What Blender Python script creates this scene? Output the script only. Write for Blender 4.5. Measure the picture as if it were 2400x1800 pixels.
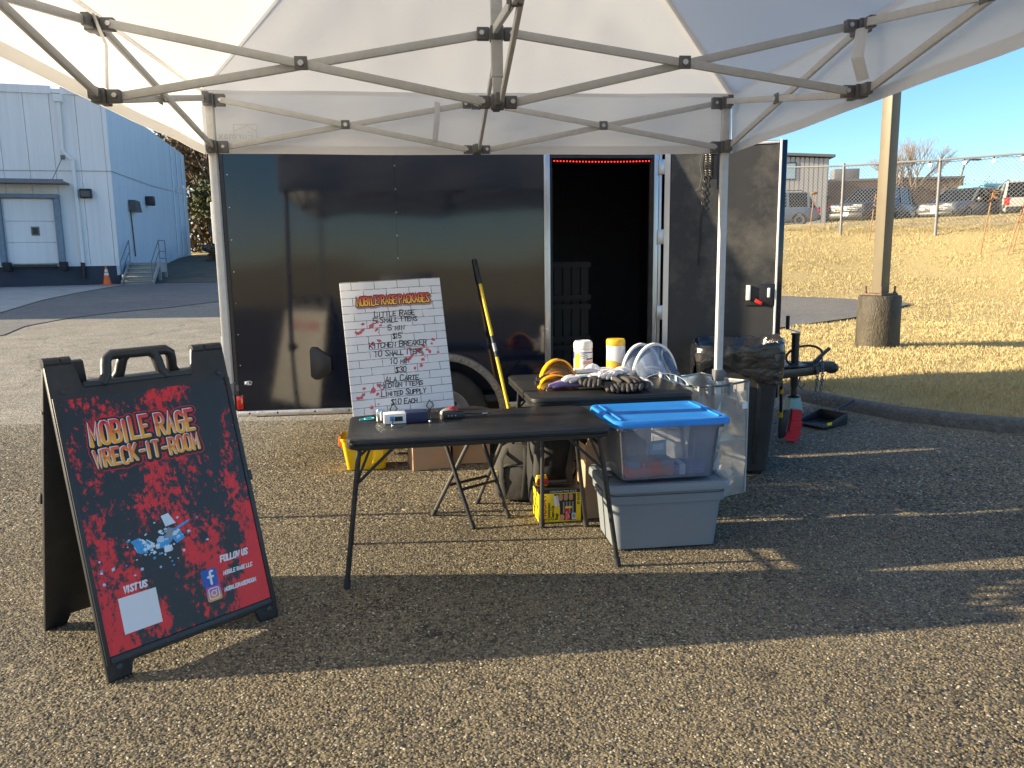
import bpy, bmesh, math, random
import numpy as np
from mathutils import Vector, Matrix, noise as mnoise
R = math.radians
random.seed(7); RNG = np.random.default_rng(7)
for o in list(bpy.data.objects): bpy.data.objects.remove(o)
S = bpy.context.scene
COL = S.collection

# ------------------------------------------------------------------ camera
cam = bpy.data.cameras.new('camera'); cam.sensor_width = 36; cam.lens = 27.0
cam.clip_start = 0.05; cam.clip_end = 2000
co = bpy.data.objects.new('camera', cam); COL.objects.link(co)
co.matrix_world = Matrix.Translation((0, 0, 1.5)) @ Matrix.Rotation(R(81), 4, 'X') @ Matrix.Rotation(R(-0.8), 4, 'Z')
S.camera = co
# ------------------------------------------------------------------ sky, sun, exposure
SUN_EL = R(17.0); LIGHT_AZ = R(2.5)          # light travels to the right and 2.5 degrees away from the camera
wd = bpy.data.worlds.new('World'); S.world = wd; wd.use_nodes = True
wn = wd.node_tree.nodes; wl = wd.node_tree.links
for n_ in list(wn): wn.remove(n_)
w_out = wn.new('ShaderNodeOutputWorld'); w_bg = wn.new('ShaderNodeBackground'); w_sky = wn.new('ShaderNodeTexSky')
w_sky.sky_type = 'NISHITA'; w_sky.sun_disc = False; w_sky.sun_elevation = SUN_EL
w_sky.sun_rotation = R(-92.5); w_sky.air_density = 1.0; w_sky.dust_density = 0.1; w_sky.ozone_density = 4.0
w_bg.inputs[1].default_value = 0.094
w_tc = wn.new('ShaderNodeTexCoord'); w_map = wn.new('ShaderNodeMapping'); w_map.inputs['Scale'].default_value = (1.0, 1.0, 4.0)
w_map.inputs['Location'].default_value = (0.35, 0.1, 0.0)
w_noi = wn.new('ShaderNodeTexNoise'); w_noi.inputs['Scale'].default_value = 2.1; w_noi.inputs['Detail'].default_value = 9; w_noi.inputs['Roughness'].default_value = 0.62
w_sep = wn.new('ShaderNodeSeparateXYZ')
w_rng = wn.new('ShaderNodeMapRange'); w_rng.inputs[1].default_value = 0.25; w_rng.inputs[2].default_value = -0.75; w_rng.inputs[3].default_value = -0.22; w_rng.inputs[4].default_value = 0.32
w_add = wn.new('ShaderNodeMath'); w_add.operation = 'ADD'
w_rmp = wn.new('ShaderNodeMapRange'); w_rmp.inputs[1].default_value = 0.46; w_rmp.inputs[2].default_value = 0.68
w_mix = wn.new('ShaderNodeMix'); w_mix.data_type = 'RGBA'
w_mix.inputs['B'].default_value = (4.6, 4.8, 5.1, 1)
wl.new(w_tc.outputs['Generated'], w_map.inputs['Vector']); wl.new(w_map.outputs[0], w_noi.inputs['Vector'])
wl.new(w_tc.outputs['Generated'], w_sep.inputs[0]); wl.new(w_sep.outputs[0], w_rng.inputs[0])
wl.new(w_noi.outputs['Fac'], w_add.inputs[0]); wl.new(w_rng.outputs[0], w_add.inputs[1]); wl.new(w_add.outputs[0], w_rmp.inputs[0])
wl.new(w_rmp.outputs[0], w_mix.inputs['Factor']); w_hs = wn.new('ShaderNodeHueSaturation'); w_hs.inputs['Saturation'].default_value = 1.1; wl.new(w_sky.outputs[0], w_hs.inputs['Color']); wl.new(w_hs.outputs[0], w_mix.inputs['A'])
wl.new(w_mix.outputs['Result'], w_bg.inputs[0]); wl.new(w_bg.outputs[0], w_out.inputs[0])
sd = bpy.data.lights.new('sun', 'SUN'); sd.energy = 5.0; sd.angle = R(0.55); sd.color = (1.0, 0.835, 0.575)
so = bpy.data.objects.new('sun', sd); COL.objects.link(so)
ldir = Vector((math.cos(LIGHT_AZ) * math.cos(SUN_EL), math.sin(LIGHT_AZ) * math.cos(SUN_EL), -math.sin(SUN_EL)))
so.rotation_euler = ldir.to_track_quat('-Z', 'Y').to_euler(); so.location = (-30, 0, 20)
S.view_settings.view_transform = 'Standard'; S.view_settings.look = 'None'
S.view_settings.exposure = 1.55; S.view_settings.gamma = 1.0; S.view_settings.use_curve_mapping = False
S.render.engine = 'CYCLES'
S.cycles.transparent_max_bounces = 24; S.cycles.max_bounces = 8

# ------------------------------------------------------------------ helpers
def ss(a, b, x):
    t = min(1, max(0, (x - a) / (b - a))); return t * t * (3 - 2 * t)
def H(x, y):
    lot = np.interp(y, [-400, -45, -25, -12, 8, 33, 46, 60, 80, 400], [2, 1.8, 1.0, 0, 0, .8, 2.0, 2.7, 3, 4])
    yy = y + .95 * (math.log1p(math.exp(min(30, (x - 9.3) * 1.6))) / 1.6) * ss(9, 14, y) if x > 6 else y
    gr = np.interp(yy, [-400, -45, -25, -12, 4.5, 7, 10.7, 13.6, 16.5, 22, 26, 36, 60, 400], [2, 1.8, 1.0, 0, 0, .14, .16, .22, .58, 1.97, 2.5, 2.72, 3.0, 3.5])
    w = ss(1, 5, x); return float(lot * (1 - w) + gr * w)

class MB:
    """collects faces; m is the transform applied to everything added"""
    def __init__(s, m=None): s.v = []; s.f = []; s.m = m
    def add(s, vs, fs):
        o = len(s.v)
        if s.m is not None: vs = [tuple(s.m @ Vector(p)) for p in vs]
        s.v += [tuple(p) for p in vs]; s.f += [tuple(i + o for i in f) for f in fs]; return s
    def bx(s, x0, x1, y0, y1, z0, z1):
        return s.add([(x0, y0, z0), (x1, y0, z0), (x1, y1, z0), (x0, y1, z0), (x0, y0, z1), (x1, y0, z1), (x1, y1, z1), (x0, y1, z1)],
                     [(3, 2, 1, 0), (4, 5, 6, 7), (0, 1, 5, 4), (1, 2, 6, 5), (2, 3, 7, 6), (3, 0, 4, 7)])
    def frus(s, z0, a0, b0, z1, a1, b1, cx=0, cy=0, dx=0, dy=0):
        return s.add([(cx - a0, cy - b0, z0), (cx + a0, cy - b0, z0), (cx + a0, cy + b0, z0), (cx - a0, cy + b0, z0),
                      (cx + dx - a1, cy + dy - b1, z1), (cx + dx + a1, cy + dy - b1, z1), (cx + dx + a1, cy + dy + b1, z1), (cx + dx - a1, cy + dy + b1, z1)],
                     [(3, 2, 1, 0), (4, 5, 6, 7), (0, 1, 5, 4), (1, 2, 6, 5), (2, 3, 7, 6), (3, 0, 4, 7)])
    def bar(s, p, q, w, h, up=(0, 0, 1)):
        p = Vector(p); q = Vector(q); d = (q - p).normalized(); u = Vector(up)
        if abs(d.dot(u)) > .99: u = Vector((0, 1, 0))
        a = d.cross(u).normalized() * w / 2; b = a.cross(d).normalized() * h / 2
        vs = [p - a - b, p + a - b, p + a + b, p - a + b, q - a - b, q + a - b, q + a + b, q - a + b]
        return s.add(vs, [(0, 1, 2, 3), (7, 6, 5, 4), (0, 4, 5, 1), (1, 5, 6, 2), (2, 6, 7, 3), (3, 7, 4, 0)])
    def cyl(s, p, q, r0, r1=None, n=12):
        r1 = r0 if r1 is None else r1; p = Vector(p); q = Vector(q); d = (q - p).normalized()
        a = d.orthogonal().normalized(); b = d.cross(a)
        vs = []
        for c, r in ((p, r0), (q, r1)):
            for i in range(n):
                t = 2 * math.pi * i / n; vs.append(c + a * (r * math.cos(t)) + b * (r * math.sin(t)))
        return s.add(vs, [tuple(reversed(range(n))), tuple(range(n, 2 * n))] + [(i, (i + 1) % n, n + (i + 1) % n, n + i) for i in range(n)])
    def tube(s, path, r, n=8, closed=False, flat=1.0, radii=None):
        path = [Vector(p) for p in path]; k = len(path); vs = []; pa = None
        for i, p in enumerate(path):
            if closed: d = path[(i + 1) % k] - path[i - 1]
            else: d = path[min(i + 1, k - 1)] - path[max(i - 1, 0)]
            d.normalize()
            a = d.orthogonal().normalized() if pa is None else (pa - d * pa.dot(d)).normalized()
            if pa is None and abs(d.z) < .95: a = Vector((0, 0, 1)).cross(d).normalized()
            pa = a; b = d.cross(a); rr = radii[i] if radii else r
            for j in range(n):
                t = 2 * math.pi * j / n; vs.append(p + a * (rr * math.cos(t)) + b * (rr * flat * math.sin(t)))
        fs = []
        for i in range(k if closed else k - 1):
            i2 = (i + 1) % k
            for j in range(n): fs.append((i * n + j, i * n + (j + 1) % n, i2 * n + (j + 1) % n, i2 * n + j))
        if not closed: fs += [tuple(reversed(range(n))), tuple(range((k - 1) * n, k * n))]
        return s.add(vs, fs)
    def prism(s, poly, z0, z1, f=None):
        """polygon (2D, CCW) extruded; f maps (a,b,c) to 3D"""
        f = f or (lambda a, b, c: (a, b, c)); n = len(poly)
        vs = [f(a, b, z0) for a, b in poly] + [f(a, b, z1) for a, b in poly]
        return s.add(vs, [tuple(reversed(range(n))), tuple(range(n, 2 * n))] + [(i, (i + 1) % n, n + (i + 1) % n, n + i) for i in range(n)])
    def lathe(s, prof, n=24, o=(0, 0, 0), sq=None):
        vs = []
        for r, z in prof:
            for i in range(n):
                t = 2 * math.pi * i / n; c, sn = math.cos(t), math.sin(t)
                if sq:
                    k = sq / ((abs(c) ** 4 + abs(sn) ** 4) ** .25) + (1 - sq); c *= k; sn *= k
                vs.append((o[0] + r * c, o[1] + r * sn, o[2] + z))
        k = len(prof)
        fs = [(i * n + j, i * n + (j + 1) % n, (i + 1) * n + (j + 1) % n, (i + 1) * n + j) for i in range(k - 1) for j in range(n)]
        fs += [tuple(reversed(range(n))), tuple(range((k - 1) * n, k * n))]
        return s.add(vs, fs)
    def grid(s, fn, nu, nv):
        vs = [fn(i / nu, j / nv) for j in range(nv + 1) for i in range(nu + 1)]
        return s.add(vs, [(j * (nu + 1) + i, j * (nu + 1) + i + 1, (j + 1) * (nu + 1) + i + 1, (j + 1) * (nu + 1) + i) for j in range(nv) for i in range(nu)])
    def ball(s, c, r, n=8, sc=(1, 1, 1)):
        vs = [(c[0], c[1], c[2] - r * sc[2])]; m = n // 2
        for i in range(1, m):
            p = math.pi * i / m
            for j in range(n):
                t = 2 * math.pi * j / n
                vs.append((c[0] + r * sc[0] * math.sin(p) * math.cos(t), c[1] + r * sc[1] * math.sin(p) * math.sin(t), c[2] - r * sc[2] * math.cos(p)))
        vs.append((c[0], c[1], c[2] + r * sc[2])); L = len(vs) - 1
        fs = [(0, 1 + (j + 1) % n, 1 + j) for j in range(n)]
        for i in range(m - 2):
            for j in range(n): fs.append((1 + i * n + j, 1 + i * n + (j + 1) % n, 1 + (i + 1) * n + (j + 1) % n, 1 + (i + 1) * n + j))
        b = 1 + (m - 2) * n; fs += [(b + j, b + (j + 1) % n, L) for j in range(n)]
        return s.add(vs, fs)

def obj(name, mb, mat, parent=None, smooth=False, bev=0, seg=2, ml=None):
    me = bpy.data.meshes.new(name); me.from_pydata(mb.v, [], mb.f); me.update()
    if bev:
        bm = bmesh.new(); bm.from_mesh(me)
        es = [e for e in bm.edges if len(e.link_faces) == 2 and e.calc_face_angle() > R(28)]
        bmesh.ops.bevel(bm, geom=es, offset=bev, segments=seg, profile=.5, affect='EDGES', clamp_overlap=True)
        bm.to_mesh(me); bm.free(); smooth = True
    if smooth:
        me.polygons.foreach_set('use_smooth', [True] * len(me.polygons)); me.set_sharp_from_angle(angle=R(42))
    o = bpy.data.objects.new(name, me); COL.objects.link(o)
    if mat is not None:
        for m in (mat if isinstance(mat, (list, tuple)) else [mat]): me.materials.append(m)
    if parent: o.parent = parent
    if ml is not None: o.matrix_local = ml
    return o
def tag(o, label=None, cat=None, group=None, kind=None):
    if label: o['label'] = label
    if cat: o['category'] = cat
    if group: o['group'] = group
    if kind: o['kind'] = kind
    return o
def thing(name, label, cat, loc, rz=0, group=None):
    o = bpy.data.objects.new(name, None); o.empty_display_size = .1; COL.objects.link(o)
    o.location = loc; o.rotation_euler = (0, 0, rz); return tag(o, label, cat, group)
def dup(root, loc, rz, label):
    r = root.copy(); COL.objects.link(r); r.location = loc; r.rotation_euler = (0, 0, rz); r['label'] = label
    for ch in list(root.children):
        c = ch.copy(); COL.objects.link(c); c.parent = r
        for g in list(ch.children):
            d = g.copy(); COL.objects.link(d); d.parent = c
    return r
def rrect(a, b, r, n=6, cx=0, cy=0):
    """rounded rectangle half sizes a,b (CCW)"""
    out = []
    for qx, qy, t0 in ((1, 1, 0), (-1, 1, 90), (-1, -1, 180), (1, -1, 270)):
        for i in range(n + 1):
            t = R(t0 + 90 * i / n); out.append((cx + qx * (a - r) + r * math.cos(t), cy + qy * (b - r) + r * math.sin(t)))
    return out

# ---- materials
def mat(name, col, rough=.5, metal=0., var=.12, scale=6., bump=0., bscale=80., coat=0., spec=.5, emit=None, es=0., dirt=None, dscale=3., damt=.5, rvar=.12, stretch=None):
    m = bpy.data.materials.new(name); m.use_nodes = True; nt = m.node_tree; N = nt.nodes; L = nt.links; b = N['Principled BSDF']
    tc = N.new('ShaderNodeTexCoord'); src = tc.outputs['Object']
    if stretch:
        mp = N.new('ShaderNodeMapping'); mp.inputs['Scale'].default_value = stretch; L.new(src, mp.inputs[0]); src = mp.outputs[0]
    no = N.new('ShaderNodeTexNoise'); no.inputs['Scale'].default_value = scale; no.inputs['Detail'].default_value = 6; no.inputs['Roughness'].default_value = .6
    L.new(src, no.inputs['Vector'])
    mr = N.new('ShaderNodeMapRange'); mr.inputs[1].default_value = .3; mr.inputs[2].default_value = .7; L.new(no.outputs['Fac'], mr.inputs[0])
    mx = N.new('ShaderNodeMix'); mx.data_type = 'RGBA'
    mx.inputs['A'].default_value = [max(0, c * (1 - var)) for c in col[:3]] + [1]; mx.inputs['B'].default_value = [min(1, c * (1 + var)) for c in col[:3]] + [1]
    L.new(mr.outputs[0], mx.inputs['Factor']); out = mx.outputs['Result']
    if dirt:
        n2 = N.new('ShaderNodeTexNoise'); n2.inputs['Scale'].default_value = dscale; n2.inputs['Detail'].default_value = 9; n2.inputs['Roughness'].default_value = .68
        L.new(src, n2.inputs['Vector']); r2 = N.new('ShaderNodeMapRange'); r2.inputs[1].default_value = .5; r2.inputs[2].default_value = .72; r2.inputs[4].default_value = damt
        L.new(n2.outputs['Fac'], r2.inputs[0]); m2 = N.new('ShaderNodeMix'); m2.data_type = 'RGBA'; m2.inputs['B'].default_value = list(dirt) + [1]
        L.new(r2.outputs[0], m2.inputs['Factor']); L.new(out, m2.inputs['A']); out = m2.outputs['Result']
    L.new(out, b.inputs['Base Color'])
    rr = N.new('ShaderNodeMapRange'); rr.inputs[3].default_value = max(.02, rough - rvar); rr.inputs[4].default_value = min(1, rough + rvar)
    L.new(no.outputs['Fac'], rr.inputs[0]); L.new(rr.outputs[0], b.inputs['Roughness'])
    b.inputs['Metallic'].default_value = metal; b.inputs['Coat Weight'].default_value = coat; b.inputs['Specular IOR Level'].default_value = spec
    if bump:
        nb = N.new('ShaderNodeTexNoise'); nb.inputs['Scale'].default_value = bscale; nb.inputs['Detail'].default_value = 5; L.new(src, nb.inputs['Vector'])
        bp = N.new('ShaderNodeBump'); bp.inputs['Strength'].default_value = 1; bp.inputs['Distance'].default_value = bump
        L.new(nb.outputs['Fac'], bp.inputs['Height']); L.new(bp.outputs[0], b.inputs['Normal'])
    if emit: b.inputs['Emission Color'].default_value = list(emit) + [1]; b.inputs['Emission Strength'].default_value = es
    return m
def clear(name, tint=(1, 1, 1), haze=.1, hazecol=(.8, .85, .9), rough=.05, bump=0, transl=0.5):
    """thin see-through plastic: straight-through light + a cloudy share + gloss"""
    m = bpy.data.materials.new(name); m.use_nodes = True; nt = m.node_tree; N = nt.nodes; L = nt.links
    for n in list(N): N.remove(n)
    out = N.new('ShaderNodeOutputMaterial'); tr = N.new('ShaderNodeBsdfTransparent'); tr.inputs[0].default_value = list(tint) + [1]
    di = N.new('ShaderNodeBsdfDiffuse'); di.inputs[0].default_value = list(hazecol) + [1]
    tl = N.new('ShaderNodeBsdfTranslucent'); tl.inputs[0].default_value = list(hazecol) + [1]
    mm = N.new('ShaderNodeMixShader'); mm.inputs[0].default_value = transl; L.new(di.outputs[0], mm.inputs[1]); L.new(tl.outputs[0], mm.inputs[2])
    tc = N.new('ShaderNodeTexCoord'); no = N.new('ShaderNodeTexNoise'); no.inputs['Scale'].default_value = 9; no.inputs['Detail'].default_value = 5; L.new(tc.outputs['Object'], no.inputs['Vector'])
    mr = N.new('ShaderNodeMapRange'); mr.inputs[1].default_value = .3; mr.inputs[2].default_value = .7; mr.inputs[3].default_value = haze * .75; mr.inputs[4].default_value = min(1, haze * 1.25); L.new(no.outputs['Fac'], mr.inputs[0])
    m1 = N.new('ShaderNodeMixShader'); L.new(mr.outputs[0], m1.inputs[0]); L.new(tr.outputs[0], m1.inputs[1]); L.new(mm.outputs[0], m1.inputs[2])
    gl = N.new('ShaderNodeBsdfGlossy'); gl.inputs['Roughness'].default_value = rough; fr = N.new('ShaderNodeFresnel'); fr.inputs[0].default_value = 1.45
    m2 = N.new('ShaderNodeMixShader'); L.new(fr.outputs[0], m2.inputs[0]); L.new(m1.outputs[0], m2.inputs[1]); L.new(gl.outputs[0], m2.inputs[2])
    if bump:
        bp = N.new('ShaderNodeBump'); bp.inputs['Strength'].default_value = 1; bp.inputs['Distance'].default_value = bump; L.new(no.outputs['Fac'], bp.inputs['Height']); L.new(bp.outputs[0], gl.inputs['Normal'])
    L.new(m2.outputs[0], out.inputs[0]); return m
def new_nodes(name):
    m = bpy.data.materials.new(name); m.use_nodes = True; return m, m.node_tree.nodes, m.node_tree.links, m.node_tree.nodes['Principled BSDF']
def nnode(N, L, scale, vec=None, detail=6, rough=.6):
    n = N.new('ShaderNodeTexNoise'); n.inputs['Scale'].default_value = scale; n.inputs['Detail'].default_value = detail; n.inputs['Roughness'].default_value = rough
    if vec is not None: L.new(vec, n.inputs['Vector'])
    return n
def rng(N, L, src, a, b, c=0., d=1.):
    n = N.new('ShaderNodeMapRange'); n.inputs[1].default_value = a; n.inputs[2].default_value = b; n.inputs[3].default_value = c; n.inputs[4].default_value = d; L.new(src, n.inputs[0]); return n.outputs[0]
def mixc(N, L, fac, a, b, mode='MIX'):
    n = N.new('ShaderNodeMix'); n.data_type = 'RGBA'; n.blend_type = mode
    if isinstance(fac, (int, float)): n.inputs['Factor'].default_value = fac
    else: L.new(fac, n.inputs['Factor'])
    for k, v in (('A', a), ('B', b)):
        if isinstance(v, (tuple, list)): n.inputs[k].default_value = list(v[:3]) + [1]
        else: L.new(v, n.inputs[k])
    return n.outputs['Result']
def math_(N, L, op, a, b=0.):
    n = N.new('ShaderNodeMath'); n.operation = op
    for i, v in enumerate((a, b)):
        if isinstance(v, (int, float)): n.inputs[i].default_value = v
        else: L.new(v, n.inputs[i])
    return n.outputs[0]

MT = {}
MT['black_plastic'] = mat('black_plastic', (.018, .019, .021), .42, bump=.0006, bscale=220, dirt=(.07, .065, .06), damt=.25, dscale=7)
MT['black_metal'] = mat('black_metal', (.016, .016, .017), .38, var=.2, dirt=(.09, .07, .05), damt=.3, dscale=14)
MT['grey_metal'] = mat('grey_metal', (.10, .10, .10), .4, metal=.4, dirt=(.06, .05, .045), damt=.4, dscale=20)
MT['alu'] = mat('aluminium', (.62, .62, .63), .34, metal=.9, var=.08, scale=20, dirt=(.24, .22, .2), damt=.5, dscale=9, stretch=(1, 1, .15))
MT['rail_alu'] = mat('rail_aluminium', (.68, .66, .63), .36, metal=.75, var=.15, bump=.003, bscale=60, dirt=(.25, .2, .14), damt=.6, dscale=12)
MT['tent_metal'] = mat('tent_metal', (.52, .525, .53), .45, var=.06, scale=30, dirt=(.33, .33, .32), damt=.35, dscale=11)
MT['tent_joint'] = mat('tent_joint', (.12, .125, .135), .5, var=.15)
MT['screw'] = mat('screw', (.55, .55, .55), .3, metal=1.)
MT['rubber'] = mat('rubber', (.02, .02, .02), .8, var=.25, dirt=(.08, .075, .065), damt=.45, dscale=10, bump=.001)
MT['white_plastic'] = mat('white_plastic', (.74, .74, .72), .4, var=.05)
MT['white_board'] = mat('white_board', (.7, .7, .72), .5, var=.04)
MT['cardboard'] = mat('cardboard', (.36, .235, .145), .85, var=.1, scale=5, dirt=(.25, .16, .1), damt=.4, dscale=4)
MT['cardboard_in'] = mat('cardboard_inner', (.42, .29, .19), .85, var=.1)
MT['yellow'] = mat('yellow_plastic', (.78, .50, .012), .4, var=.08, dirt=(.35, .2, .03), damt=.35, dscale=6)
MT['yellow_paint'] = mat('yellow_paint', (.72, .46, .02), .35, var=.06)
MT['orange'] = mat('orange_plastic', (.8, .13, .02), .45, var=.08)
MT['red'] = mat('red_plastic', (.62, .02, .02), .4, var=.1)
MT['red_lens'] = mat('red_lens', (.55, .015, .01), .15, coat=.5)
MT['grey_tote'] = mat('grey_tote_plastic', (.17, .195, .22), .5, var=.06, scale=3, bump=.0004, bscale=300, dirt=(.12, .12, .12), damt=.3)
MT['blue_lid'] = mat('blue_lid_plastic', (.02, .2, .62), .38, var=.08, scale=4, dirt=(.03, .1, .28), dscale=5, damt=.45)
MT['bag_grey'] = mat('grey_nylon', (.042, .039, .036), .85, var=.2, bump=.004, bscale=14)
MT['bag_black'] = mat('black_nylon', (.006, .006, .007), .75, var=.3, bump=.004, bscale=18)
MT['strap'] = mat('strap_webbing', (.03, .03, .027), .85, var=.2, bump=.001, bscale=150)
MT['glove_white'] = mat('white_glove_leather', (.62, .58, .58), .8, var=.12, bump=.002, bscale=60, dirt=(.4, .28, .3), damt=.4, dscale=14)
MT['glove_black'] = mat('black_glove_fabric', (.04, .036, .034), .75, var=.5, bump=.002, bscale=60)
MT['purple'] = mat('purple_fabric', (.17, .13, .3), .75, var=.2, bump=.002, bscale=40)
MT['bin_black'] = mat('bin_plastic', (.02, .02, .022), .5, var=.2, dirt=(.08, .075, .06), damt=.35, dscale=5, bump=.0006)
MT['liner'] = mat('bin_liner', (.009, .010, .012), .22, var=.3, bump=.009, bscale=9, coat=.3, stretch=(1.5, 1.5, 2.6))
MT['green'] = mat('green_print', (.03, .3, .09), .5, var=.06)
MT['blue_print'] = mat('blue_print', (.02, .06, .35), .45, var=.08)
MT['navy'] = mat('navy_box', (.01, .015, .06), .5, var=.1)
MT['yellow_print'] = mat('yellow_print', (.85, .62, .01), .45, var=.04)
MT['red_print'] = mat('red_print', (.68, .012, .016), .5, var=.1)
MT['black_print'] = mat('black_print', (.012, .012, .013), .5)
MT['white_print'] = mat('white_print', (.72, .72, .74), .5, var=.03)
MT['ink'] = mat('marker_ink', (.016, .018, .022), .6, var=.3, scale=60)
MT['splat'] = mat('pink_splat', (.52, .09, .11), .6, var=.15, scale=40)
MT['pink_print'] = mat('faded_pink_print', (.62, .33, .35), .5, var=.2, scale=90)
MT['skin_print'] = mat('tan_print', (.5, .26, .13), .5, var=.2)
MT['grey_print'] = mat('grey_print', (.25, .25, .27), .5, var=.15)
MT['concrete'] = mat('concrete', (.34, .33, .31), .9, var=.14, scale=2, bump=.004, bscale=40, dirt=(.2, .18, .16), damt=.6, dscale=.8)
MT['curb'] = mat('curb_concrete', (.12, .12, .115), .9, var=.35, scale=30, bump=.02, bscale=70, dirt=(.06, .065, .055), damt=.7, dscale=5)
MT['base_concrete'] = mat('pole_base_concrete', (.05, .04, .025), .65, var=.5, scale=9, bump=.015, bscale=50, dirt=(.03, .026, .018), damt=.85, dscale=2.5, stretch=(1, 1, .5))
MT['pole'] = mat('pole_paint', (.145, .12, .08), .5, var=.05, dirt=(.10, .082, .055), damt=.4, dscale=2)
MT['galv'] = mat('galvanised_steel', (.17, .175, .19), .55, metal=.2, var=.12)
MT['rust'] = mat('rusty_steel', (.13, .085, .06), .8, var=.4, scale=20)
MT['wood'] = mat('weathered_wood', (.36, .35, .32), .85, var=.2, scale=5, stretch=(.4, 3, 3), bump=.004, bscale=20)
MT['crate_wood'] = mat('crate_wood', (.02, .017, .015), .8, var=.25, scale=6, stretch=(4, 4, .4))
MT['interior'] = mat('trailer_interior', (.02, .026, .042), .6, var=.2)
MT['door_in'] = mat('door_inner_panel', (.027, .028, .031), .6, var=.2, scale=2.2, dirt=(.13, .122, .105), damt=.9, dscale=1.6, bump=.001, bscale=160)
MT['led'] = mat('red_led', (.8, .02, .02), .3, emit=(1, .03, .02), es=1.1)
MT['bulb'] = mat('glowing_bulb', (.9, .85, .7), .2, emit=(1, .86, .62), es=1.6)
MT['cone_orange'] = mat('cone_orange', (.85, .15, .02), .5, var=.08)
MT['cone_white'] = mat('cone_band', (.75, .72, .68), .5)
MT['bark'] = mat('bark', (.19, .155, .13), .9, var=.3, scale=5)
MT['twig'] = mat('twig', (.23, .165, .125), .9, var=.3, scale=3)
MT['dead_leaf'] = mat('dead_leaf', (.085, .062, .035), .9, var=.5, scale=1.2)
MT['evergreen'] = mat('evergreen_leaf', (.055, .065, .025), .9, var=.5, scale=1.)
MT['stalk'] = mat('dry_stalk', (.3, .17, .09), .9, var=.3)
MT['glass_dark'] = mat('window_glass', (.012, .016, .02), .12, var=.1, spec=.3)
MT['chrome'] = mat('chrome', (.55, .56, .58), .22, metal=1.)
MT['lamp_glass'] = mat('lamp_lens', (.28, .28, .28), .12, coat=.6)
MT['teal_roof'] = mat('teal_paint', (.17, .5, .52), .35, var=.05)
MT['brown_wall'] = mat('brown_wall', (.115, .075, .06), .85, var=.15, scale=1.5)
MT['clear_shield'] = clear('clear_visor', (.84, .9, 1.0), .26, (.5, .63, .88), .04)
MT['clear_tote'] = clear('frosted_clear_plastic', (.95, .965, .995), .21, (.70, .77, .93), .15, transl=.5)
MT['mesh_bag'] = clear('hazy_vinyl', (.86, .86, .84), .5, (.6, .6, .59), .16, transl=.5)
MT['amber_shield'] = clear('amber_visor', (1.0, .72, .35), .26, (.85, .5, .12), .03)
MT['visor_rim'] = mat('visor_edge', (.5, .55, .62), .15, coat=.5)
MT['black_fabric'] = mat('black_matte', (.006, .006, .007), .95, spec=.1)
MT['fender'] = mat('fender_plate', (.3, .3, .31), .38, metal=.85, var=.2, scale=30, dirt=(.13, .12, .11), damt=.6, dscale=8)
MT['fence_wire'] = mat('fence_wire', (.17, .17, .175), .6, var=.2)
MT['amber'] = mat('amber_plastic', (.85, .38, .008), .25, var=.06, coat=.3)
MT['clear_lens'] = clear('goggle_lens', (.9, .75, .65), .15, (.6, .4, .3), .05)

def m_fabric():
    m, N, L, b = new_nodes('canopy_fabric'); N.remove(b); out = N['Material Output']
    tc = N.new('ShaderNodeTexCoord')
    n1 = nnode(N, L, 3.0, tc.outputs['Object'], 5); mp = N.new('ShaderNodeMapping'); mp.inputs['Scale'].default_value = (1, 1.0, 3.2); mp.inputs['Rotation'].default_value = (0, 0, .6); L.new(tc.outputs['Object'], mp.inputs[0])
    n2 = nnode(N, L, 2.4, mp.outputs[0], 4, .55)
    bp = N.new('ShaderNodeBump'); bp.inputs['Strength'].default_value = .8; bp.inputs['Distance'].default_value = .006; L.new(n2.outputs['Fac'], bp.inputs['Height'])
    c = mixc(N, L, n1.outputs['Fac'], (.84, .85, .88), (.87, .875, .90))
    di = N.new('ShaderNodeBsdfDiffuse'); tl = N.new('ShaderNodeBsdfTranslucent'); L.new(c, di.inputs[0]); tl.inputs[0].default_value = (.76, .75, .73, 1)
    L.new(bp.outputs[0], di.inputs['Normal']); L.new(bp.outputs[0], tl.inputs['Normal'])
    mx = N.new('ShaderNodeMixShader'); mx.inputs[0].default_value = .37; L.new(di.outputs[0], mx.inputs[1]); L.new(tl.outputs[0], mx.inputs[2])
    L.new(mx.outputs[0], out.inputs[0]); return m
MT['fabric'] = m_fabric()
def m_skin():
    m, N, L, b = new_nodes('trailer_skin'); tc = N.new('ShaderNodeTexCoord')
    b.inputs['Base Color'].default_value = (.006, .0095, .021, 1); b.inputs['IOR'].default_value = 1.6
    dm = N.new('ShaderNodeMapping'); dm.inputs['Scale'].default_value = (5, 1, .8); L.new(tc.outputs['Object'], dm.inputs[0]); dn_ = nnode(N, L, 2.2, dm.outputs[0], 8, .7); L.new(mixc(N, L, rng(N, L, dn_.outputs['Fac'], .48, .75, 0, .12), (.006, .0095, .021), (.05, .052, .058)), b.inputs['Base Color'])
    n0 = nnode(N, L, 25, tc.outputs['Object'], 4); L.new(rng(N, L, n0.outputs['Fac'], .3, .7, .06, .10), b.inputs['Roughness'])
    mp = N.new('ShaderNodeMapping'); mp.inputs['Scale'].default_value = (1.6, 1, .8); L.new(tc.outputs['Object'], mp.inputs[0])
    n1 = nnode(N, L, .9, mp.outputs[0], 1.2, .35); bp = N.new('ShaderNodeBump'); bp.inputs['Strength'].default_value = 1; bp.inputs['Distance'].default_value = .014; L.new(n1.outputs['Fac'], bp.inputs['Height'])
    L.new(bp.outputs[0], b.inputs['Normal']); return m
MT['skin'] = m_skin()
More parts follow.
